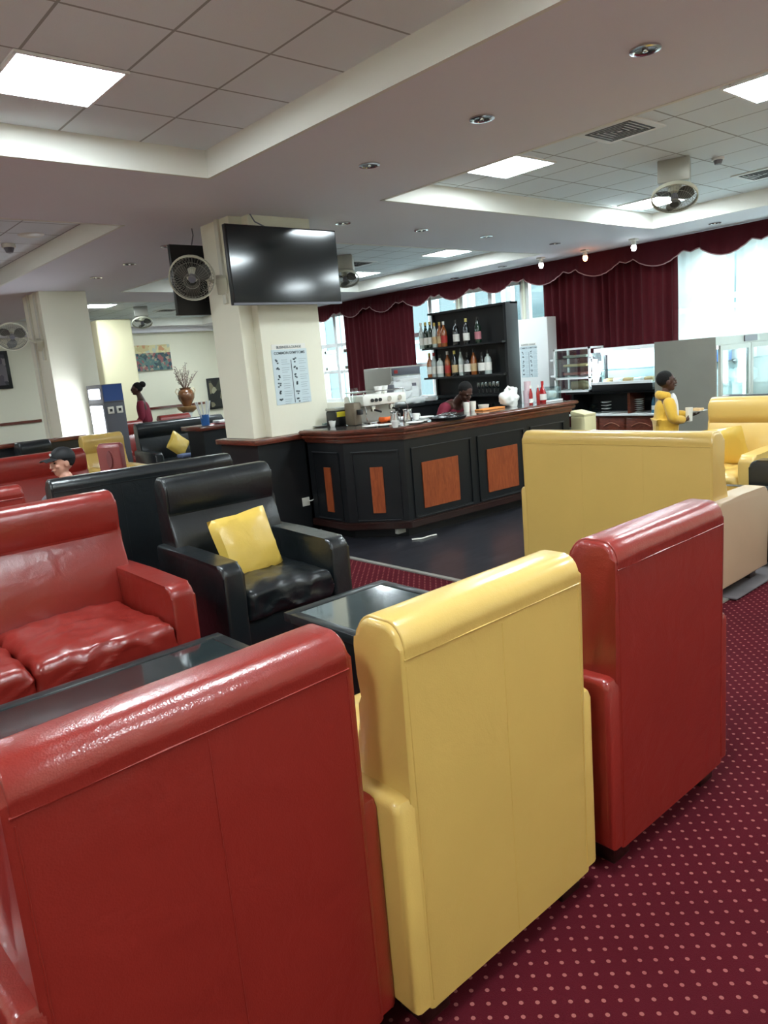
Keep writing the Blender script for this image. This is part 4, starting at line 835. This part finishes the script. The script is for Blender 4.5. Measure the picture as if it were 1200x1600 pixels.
def downl(x, y, label):
    t = thing('downlight', label, 'downlight', (x, y, SZ), 0, 'small recessed downlights')
    obj('ring', lathe([(.05, -.001), (.078, -.001), (.078, -.01), (.06, -.012), (.05, -.001)], 24), CHROME, t); obj('reflector', lathe([(0, -.002), (.052, -.002), (.05, -.008), (.03, -.004), (0, -.004)], 18), mat('dark_reflector', (70, 66, 62), .25, .7) if 'dark_reflector' not in bpy.data.materials else bpy.data.materials['dark_reflector'], t)
    obj('bulb', lathe([(0, -.02), (.014, -.015), (.016, -.004), (0, -.002)], 10), CHROME, t)
for (px, py), l in zip(((1008, 76), (753, 184), (577, 257), (536, 348), (658, 359), (760, 369), (867, 380), (202, 412), (262, 384), (150, 433), (1117, 348), (710, 434), (785, 416)),
        ('nearest recessed downlight, at the top right of the soffit', 'second recessed downlight along the soffit', 'third recessed downlight along the soffit', 'downlight just right of the television top', 'downlight between the television and the right tray', 'middle downlight on the beam beyond the right tray', 'downlight left of the hanging spotlights', 'downlight left of the pillar fan', 'downlight left of the pillar top', 'farthest left downlight above the left pillar', 'downlight above the right end of the pelmet', 'small downlight above the curtain left of the bottle shelves', 'small downlight close to the hanging spotlights')):
    p = atz(px, py, SZ); downl(min(p.x, 10.45), p.y, l)
vt = mat('vent_dark', (66, 66, 66), .6)
def vent(x, y, label, s=.25):
    t = thing('air_vent', label, 'vent', (x, y, TZ), 0); obj('plate', B((-s, s, -s, s, -.012, 0), bev=.003), WHITE, t)
    bm = bmesh.new(); bd = bmesh.new()
    for k in range(5):
        r = .19-k*.037
        for q in ((-r, r, -r, -r+.018), (-r, r, r-.018, r), (-r, -r+.018, -r, r), (r-.018, r, -r, r)): box(bm, *q, -.0155, -.0125)
    obj('louvre_slots', bm, vt, t, False)
vent(5.61, 3.30, 'square louvred air vent in the right tray near the soffit edge'); vent(8.6, 3.4, 'air vent at the far right edge above the pelmet'); vent(8.0, 9.4, 'square air vent between the two light panels over the bar'); vent(7.9, 15.9, 'air vent in the far tray above the painting')
sd = thing('smoke_detector', 'white smoke detector on the tiles right of the ceiling fan', 'smoke detector', (7.4, 3.35, TZ)); obj('base', cyl(.055, -.02, 0), WHITE, sd); obj('sensor', lathe([(0, -.06), (.03, -.055), (.042, -.02), (0, -.02)], 16), GREYP, sd)
dm = thing('dome_camera', 'small dome camera in the far left ceiling tray', 'camera', (2.68, 8.9, TZ)); obj('base', cyl(.07, -.04, 0), WPLAS, dm); obj('dome', lathe([(0, -.1), (.035, -.09), (.055, -.04), (0, -.04)], 16), GREYP, dm)
tag(obj('ceiling_speaker', lathe([(0, -.012), (.11, -.012), (.13, 0), (0, 0)], 24), WPLAS, None, True, (2.75, 8.35, TZ-.001)), 'round flat ceiling speaker beside the dome camera', 'speaker')
for (px, py), l, m in zip(((845, 402), (914, 390), (990, 373)), ('white hanging spotlight, leftmost in front of the pelmet', 'orange glowing spotlight, middle of the three in front of the pelmet', 'white hanging spotlight, rightmost in front of the pelmet'), (COOLB, WARM, COOLB)):
    p = atz(px, py, SZ); t = thing('spotlight', l, 'spotlight', (p.x, p.y, SZ), 0, 'hanging spotlights by the pelmet'); obj('mount', B((-.05, .05, -.05, .05, -.03, 0), bev=.004), WPLAS, t); obj('socket', cyl(.032, -.09, -.03), WPLAS, t); obj('bulb', lathe([(0, -.17), (.025, -.16), (.038, -.12), (.03, -.09), (0, -.09)], 14), m, t)

# ------------------------------------------------------------------ people
def skin_bm(J, E, s=1.0, sub=2):
    me = bpy.data.meshes.new('t'); names = list(J); idx = {n: i for i, n in enumerate(names)}
    me.from_pydata([tuple(c*s for c in J[n][:3]) for n in names], [(idx[a], idx[b]) for a, b in E], [])
    o = bpy.data.objects.new('t', me); C.objects.link(o); o.modifiers.new('s', 'SKIN')
    for i, n in enumerate(names):
        v = me.skin_vertices[0].data[i]; r = J[n][3]; r = r if isinstance(r, tuple) else (r, r); v.radius = (r[0]*s, r[1]*s); v.use_root = (i == 0)
    o.modifiers.new('u', 'SUBSURF').levels = sub
    bpy.context.view_layer.update(); m2 = bpy.data.meshes.new_from_object(o.evaluated_get(bpy.context.evaluated_depsgraph_get()))
    bpy.data.objects.remove(o); bm = bmesh.new(); bm.from_mesh(m2); bpy.data.meshes.remove(m2); return bm
def remesh(name, bm, m, parent, vox):
    me = bpy.data.meshes.new(name); bm.to_mesh(me); bm.free(); o = bpy.data.objects.new('t', me); C.objects.link(o)
    r = o.modifiers.new('r', 'REMESH'); r.mode = 'VOXEL'; r.voxel_size = vox; sm = o.modifiers.new('s', 'SMOOTH'); sm.iterations = 2; sm.factor = .5
    bpy.context.view_layer.update(); m2 = bpy.data.meshes.new_from_object(o.evaluated_get(bpy.context.evaluated_depsgraph_get())); bpy.data.objects.remove(o)
    m2.name = name; m2.materials.clear(); m2.materials.append(m)
    for p in m2.polygons: p.use_smooth = True
    q = bpy.data.objects.new(name, m2); C.objects.link(q); q.parent = parent; return q
def ell(bm, c, r, rot=None, seg=20):
    m = Matrix.Translation(c) @ (rot or Matrix()) @ Matrix.Diagonal((*r, 1)); bmesh.ops.create_uvsphere(bm, u_segments=seg, v_segments=14, radius=1, matrix=m)
HANDS = {}
def hand(J, E, side, wrist, dirv, palmn, curl=.6, s=1):
    """palm and five fingers grown from the wrist"""
    d = Vector(dirv).normalized(); n = Vector(palmn).normalized(); w = d.cross(n).normalized(); p = Vector(wrist)
    k = side+'palm'; q = p+d*.055; J[k] = (*q, .026); E.append((side+'wr', k))
    for i, L_ in enumerate((.07, .08, .075, .06)):
        b = q+d*.025+w*(.027-.018*i); a1 = b+(d*math.cos(curl*.5)+n*math.sin(curl*.5))*L_*.5; a2 = a1+(d*math.cos(curl*1.6)+n*math.sin(curl*1.6))*L_*.5
        for j, (pt_, r) in enumerate(((b, .0095), (a1, .0085), (a2, .007))): J[f'{side}f{i}{j}'] = (*pt_, r)
        E.extend([(k, f'{side}f{i}0'), (f'{side}f{i}0', f'{side}f{i}1'), (f'{side}f{i}1', f'{side}f{i}2')])
    b = p+d*.03+w*.03; a1 = b+(d*.6+w*.6+n*.4).normalized()*.035; a2 = a1+(d*.9+n*.5).normalized()*.03
    for j, (pt_, r) in enumerate(((b, .012), (a1, .010), (a2, .008))): J[f'{side}t{j}'] = (*pt_, r)
    E.extend([(k, side+'t0'), (side+'t0', side+'t1'), (side+'t1', side+'t2')])
def person(label, loc, rz, s, skin, top_m, arms, lean=0, head=(0, 0, 0), sit=False, hair='short', trousers=TROU, headsc=1.0, open_front=False, palms=None):
    """local frame faces +y. arms: {'L':(elbow,wrist,dir,palm)}; head=(yaw,pitch,roll)"""
    t = thing('person', label, 'person', loc, rz)
    LR = Matrix.Rotation(-lean, 4, 'X'); pz = .5 if sit else .95
    def U(x, y, z):   # upper body point, bends at the pelvis
        return tuple(LR @ Vector((x, y, z-.95)) + Vector((0, 0, pz)))
    J = {'pel': (0, 0, pz, (.15, .11)), 'sp': (*U(0, 0, 1.1), (.125, .1)), 'ch': (*U(0, 0, 1.28), (.15, .11)), 'nb': (*U(0, -.005, 1.42), .07), 'nk': (*U(0, .0, 1.5), .052), 'hd': (*U(0, .01, 1.57), .055)}
    E = [('pel', 'sp'), ('sp', 'ch'), ('ch', 'nb'), ('nb', 'nk'), ('nk', 'hd')]
    for sd, sx in (('L', -1), ('R', 1)):
        el, wr, dr, pn_ = arms[sd]
        J[sd+'sh'] = (*U(sx*.175, 0, 1.39), .056); J[sd+'el'] = (*U(*el), .042); J[sd+'fa'] = (*(Vector(U(*el)).lerp(Vector(U(*wr)), .35)), .041); J[sd+'wr'] = (*U(*wr), .027)
        E += [('ch', sd+'sh'), (sd+'sh', sd+'el'), (sd+'el', sd+'fa'), (sd+'fa', sd+'wr')]
        hand(J, E, sd, U(*wr), (LR.to_3x3() @ Vector(dr)), (LR.to_3x3() @ Vector(pn_)), .7)
        if sit: pts = ((sx*.1, .02, pz-.03, .095), (sx*.13, .44, pz+.02, .065), (sx*.13, .46, .28, .055), (sx*.13, .44, .09, .04), (sx*.13, .58, .04, .036))
        else: pts = ((sx*.09, 0, .88, .095), (sx*.1, .02, .5, .062), (sx*.1, -.01, .3, .055), (sx*.1, -.01, .09, .04), (sx*.11, .13, .04, .036))
        ks_ = [sd+n for n in ('hp', 'kn', 'cf', 'an', 'to')]
        for n, q in zip(ks_, pts): J[n] = q
        E.append(('pel', ks_[0])); E += list(zip(ks_, ks_[1:]))
    bm = skin_bm(J, E, s)
    hc = Vector(U(0, .02, 1.635))*s; hr = Matrix.Rotation(head[0], 4, 'Z') @ Matrix.Rotation(-head[1]-lean*.0, 4, 'X') @ Matrix.Rotation(head[2], 4, 'Y'); k = s*headsc
    def H(x, y, z): return hc + (hr @ Vector((x, y, z)))*k
    ell(bm, H(0, -.008, .02), (.074*k, .092*k, .094*k), hr); ell(bm, H(0, .018, -.035), (.058*k, .066*k, .078*k), hr); ell(bm, H(0, .05, -.085), (.028*k, .026*k, .026*k), hr)
    nm = hr @ Matrix.Rotation(-.35, 4, 'X'); ell(bm, H(0, .09, -.018), (.011*k, .016*k, .028*k), nm); ell(bm, H(0, .098, -.034), (.016*k, .013*k, .011*k), hr)
    ell(bm, H(0, .077, .022), (.052*k, .014*k, .01*k), hr)
    for sx in (-1, 1): ell(bm, H(sx*.075, -.005, -.01), (.009*k, .02*k, .032*k), hr); ell(bm, H(sx*.036, .062, -.028), (.02*k, .018*k, .016*k), hr)
    ell(bm, H(0, .084, -.062), (.025*k, .01*k, .009*k), hr)
    body = remesh('body', bm, skin, t, .0068*s)
    for sx in (-1, 1):
        e = bmesh.new(); ell(e, H(sx*.031, .078, .003), (.013*k, .007*k, .006*k), hr, 12); obj('eye', e, EYEW, t)
        e = bmesh.new(); ell(e, H(sx*.031, .085, .022), (.019*k, .006*k, .004*k), hr, 10); obj('eyebrow', e, HAIR, t)
    e = bmesh.new(); ell(e, H(0, .092, -.062), (.023*k, .006*k, .006*k), hr, 12); obj('lips', e, LIP, t)
    # hair
    e = bmesh.new()
    ell(e, H(0, -.022, .034), (.082*k, .094*k, .092*k), hr)
    for v in list(e.verts):
        q = hr.inverted() @ (v.co-hc)/k
        lim = (.045 if q.y > .03 else (.045-(.03-q.y)*1.5)) if hair != 'cap' else (.03 if q.y > .02 else .03-(.02-q.y)*1.4)
        if q.z < max(lim, -.07): v.co = hc + (hr @ Vector((q.x*.82, q.y*.82, max(q.z, max(lim, -.07)-.006))))*k
    obj('hair', e, HAIR, t)
    if hair == 'bun':
        e = bmesh.new(); ell(e, H(0, -.105, .085), (.062*k, .062*k, .058*k), hr); b_ = obj('hair_bun', e, HAIR, t)
    # clothes
    g = 1.18; JS = {}; ES = []
    for n in ('pel', 'sp', 'ch', 'nb'):
        q = J[n]; r = q[3] if isinstance(q[3], tuple) else (q[3], q[3]); JS[n] = (*q[:3], (r[0]*g, r[1]*g+.012)) if n != 'nb' else (*q[:3], .09)
    ES = [('pel', 'sp'), ('sp', 'ch'), ('ch', 'nb')]
    if palms == 'short':
        JS['nb'] = (*J['nb'][:3], .115)
        for sd in 'LR':
            m_ = Vector(J[sd+'sh'][:3]).lerp(Vector(J[sd+'el'][:3]), .7); JS[sd+'sh'] = (*J[sd+'sh'][:3], .08); JS[sd+'m'] = (*m_, .064); ES += [('ch', sd+'sh'), (sd+'sh', sd+'m')]
    else:
        for sd in 'LR':
            JS[sd+'sh'] = (*J[sd+'sh'][:3], .074); JS[sd+'el'] = (*J[sd+'el'][:3], .06); JS[sd+'fa'] = (*J[sd+'fa'][:3], .056); w_ = Vector(J[sd+'fa'][:3]).lerp(Vector(J[sd+'wr'][:3]), .85); JS[sd+'cu'] = (*w_, .046)
            ES += [('ch', sd+'sh'), (sd+'sh', sd+'el'), (sd+'el', sd+'fa'), (sd+'fa', sd+'cu')]
    if open_front:
        for n in JS:
            q = JS[n]; rr = q[3]; JS[n] = (*q[:3], (rr[0]*1.12, rr[1]*1.2) if isinstance(rr, tuple) else rr*1.22)
    core = {n: JS[n] for n in ('pel', 'sp', 'ch', 'nb')}; ec = ES[:3]
    if open_front: core['hem'] = (0, 0, pz-.12, (.17, .14)); core['nb'] = (*core['nb'][:3], .115); ec = ec + [('pel', 'hem')]
    bm = skin_bm(core, ec, s)
    for sd in 'LR':
        ks2 = [n for n in JS if n[0] == sd]; ch2 = {'c0': (*Vector(JS['ch'][:3]).lerp(Vector(JS[ks2[0]][:3]), .45), .07)}
        for n in ks2: ch2[n] = JS[n]
        kk = list(ch2); merge(bm, skin_bm(ch2, list(zip(kk, kk[1:])), s))
    sh = remesh('shirt' if not open_front else 'jacket', bm, top_m, t, .009*s)
    JT = {'pel': (*J['pel'][:3], (.16, .125))}; ET = []
    for sd in 'LR':
        for n, r in (('hp', .105), ('kn', .078), ('cf', .07), ('an', .06)): JT[sd+n] = (*J[sd+n][:3], r)
        ET += [('pel', sd+'hp'), (sd+'hp', sd+'kn'), (sd+'kn', sd+'cf'), (sd+'cf', sd+'an')]
    remesh('trousers', skin_bm(JT, ET, s), trousers, t, .011*s)
    for sd in 'LR':
        a, b_ = Vector(J[sd+'an'][:3]), Vector(J[sd+'to'][:3]); e = bmesh.new(); ell(e, (a.lerp(b_, .55)*s) - Vector((0, 0, .005)), (.045*s, .12*s, .04*s))
        for v in e.verts: v.co.z = max(v.co.z, .002)
        obj('shoe', e, SHOE, t)
    return t, H, U, hr, k, s
# boy in yellow: stands beyond the sofa, turned to the right of the picture
byaw = math.radians(-40)-PI/2+math.radians(-8)
tb, Hb, Ub, hrb, kb_, sb_ = person('boy in yellow fleece jacket by the steel fridge, holding a plate and a cup', (7.18, 3.78, 0), byaw, .735, SKIND, HOOD,
    {'L': ((-.24, .12, 1.16), (-.15, .36, 1.14), (.2, .9, 0), (0, .2, 1)), 'R': ((.25, .03, 1.13), (.10, .24, 1.10), (-.6, .7, .1), (-.5, 0, .2))}, head=(0, -.1, 0), open_front=True, headsc=1.22)
e = bmesh.new(); ell(e, Vector(Ub(0, .1, 1.2))*sb_, (.06*sb_, .075*sb_, .27*sb_)); obj('white_shirt_front', e, WSHIRT, tb)
e = bmesh.new()
for i in range(14):
    a = PI+PI*i/13
    ell(e, (Vector(Ub(0, 0, 1.455))+Vector((.095*math.cos(a), .0+.09*math.sin(a), -.02*math.sin(a)-.015)))*sb_, (.05*sb_, .05*sb_, .058*sb_), seg=10)
obj('hood', e, HOOD, tb)
mw = Matrix.Translation((7.18, 3.78, 0)) @ Matrix.Rotation(byaw, 4, 'Z')
pp = mw @ (Vector(Ub(-.115, .46, 1.175))*sb_); pl_ = plate(pp, 'white plate of food held out by the boy in yellow', None, .095, name='plate'); obj('food', rbox(.055, .05, .016, .014, 4, 0, .008, 2, (0, 0, .024)), bpy.data.materials['pastry'], pl_)
cp = mw @ (Vector(Ub(.045, .30, 1.07))*sb_); tumbler(cp, 'pale cup held against the chest of the boy in yellow', None, .036, .14, WPLAS, 'drinking_cup', 'cup')
# barmaid leaning over the bar
person('barmaid in a maroon shirt bending over the bar with her head down', (6.16, 5.98, 0), PI-.15, .9, SKIND, MAROON,
    {'L': ((-.3, .2, 1.2), (-.18, .42, 1.3), (.5, .8, 0), (0, 0, -1)), 'R': ((.3, .2, 1.2), (.18, .42, 1.3), (-.5, .8, 0), (0, 0, -1))}, lean=.86, head=(0, .6, 0), palms='short')
# woman with a bun walking to the left
person('woman with a bun and maroon top standing beyond the far black sofa, facing left', (5.72, 12.9, 0), math.radians(50)+.15, .965, SKIND, MAROON,
    {'L': ((-.22, .02, 1.12), (-.2, .2, .98), (0, .8, -.4), (1, 0, 0)), 'R': ((.22, .02, 1.12), (.2, .2, .98), (0, .8, -.4), (-1, 0, 0))}, lean=.12, head=(0, -.1, 0), hair='bun')
# man in cap
tm, Hm, Um, hrm, km, sm_ = person('man in black cap and grey shirt sitting behind the long black sofa back', (1.80, 5.56, .01), math.radians(20), .93, SKINL, GREYSH,
    {'L': ((-.27, .08, 1.18), (-.2, .32, 1.08), (.3, .9, -.1), (0, 0, -1)), 'R': ((.24, .12, 1.16), (.16, .34, 1.08), (-.3, .9, -.1), (0, 0, -1))}, lean=.02, head=(1.35, .0, 0), headsc=.93, sit=True, hair='cap')
e = bmesh.new(); ell(e, Hm(0, -.014, .045), (.088*km, .102*km, .088*km), hrm)
for v in e.verts:
    q = hrm.inverted() @ (v.co-Hm(0, 0, 0)); q.z = max(q.z, .035*km); v.co = Hm(0, 0, 0)+hrm @ q
cp_ = obj('cap', e, CAPM, tm)
e = rbox(.062*km, .05*km, .005*km, .005*km, 5)
for v in e.verts: v.co.z -= (v.co.x/(.062*km))**2*.014*km; v.co = (hrm @ Matrix.Rotation(-.15, 4, 'X')) @ v.co + Hm(0, .115, .04)
obj('peak', e, CAPM, cp_)
e = bmesh.new(); ell(e, Hm(.0, .088, .075), (.02*km, .004*km, .012*km), hrm, 8); obj('emblem', e, WHITE, cp_)
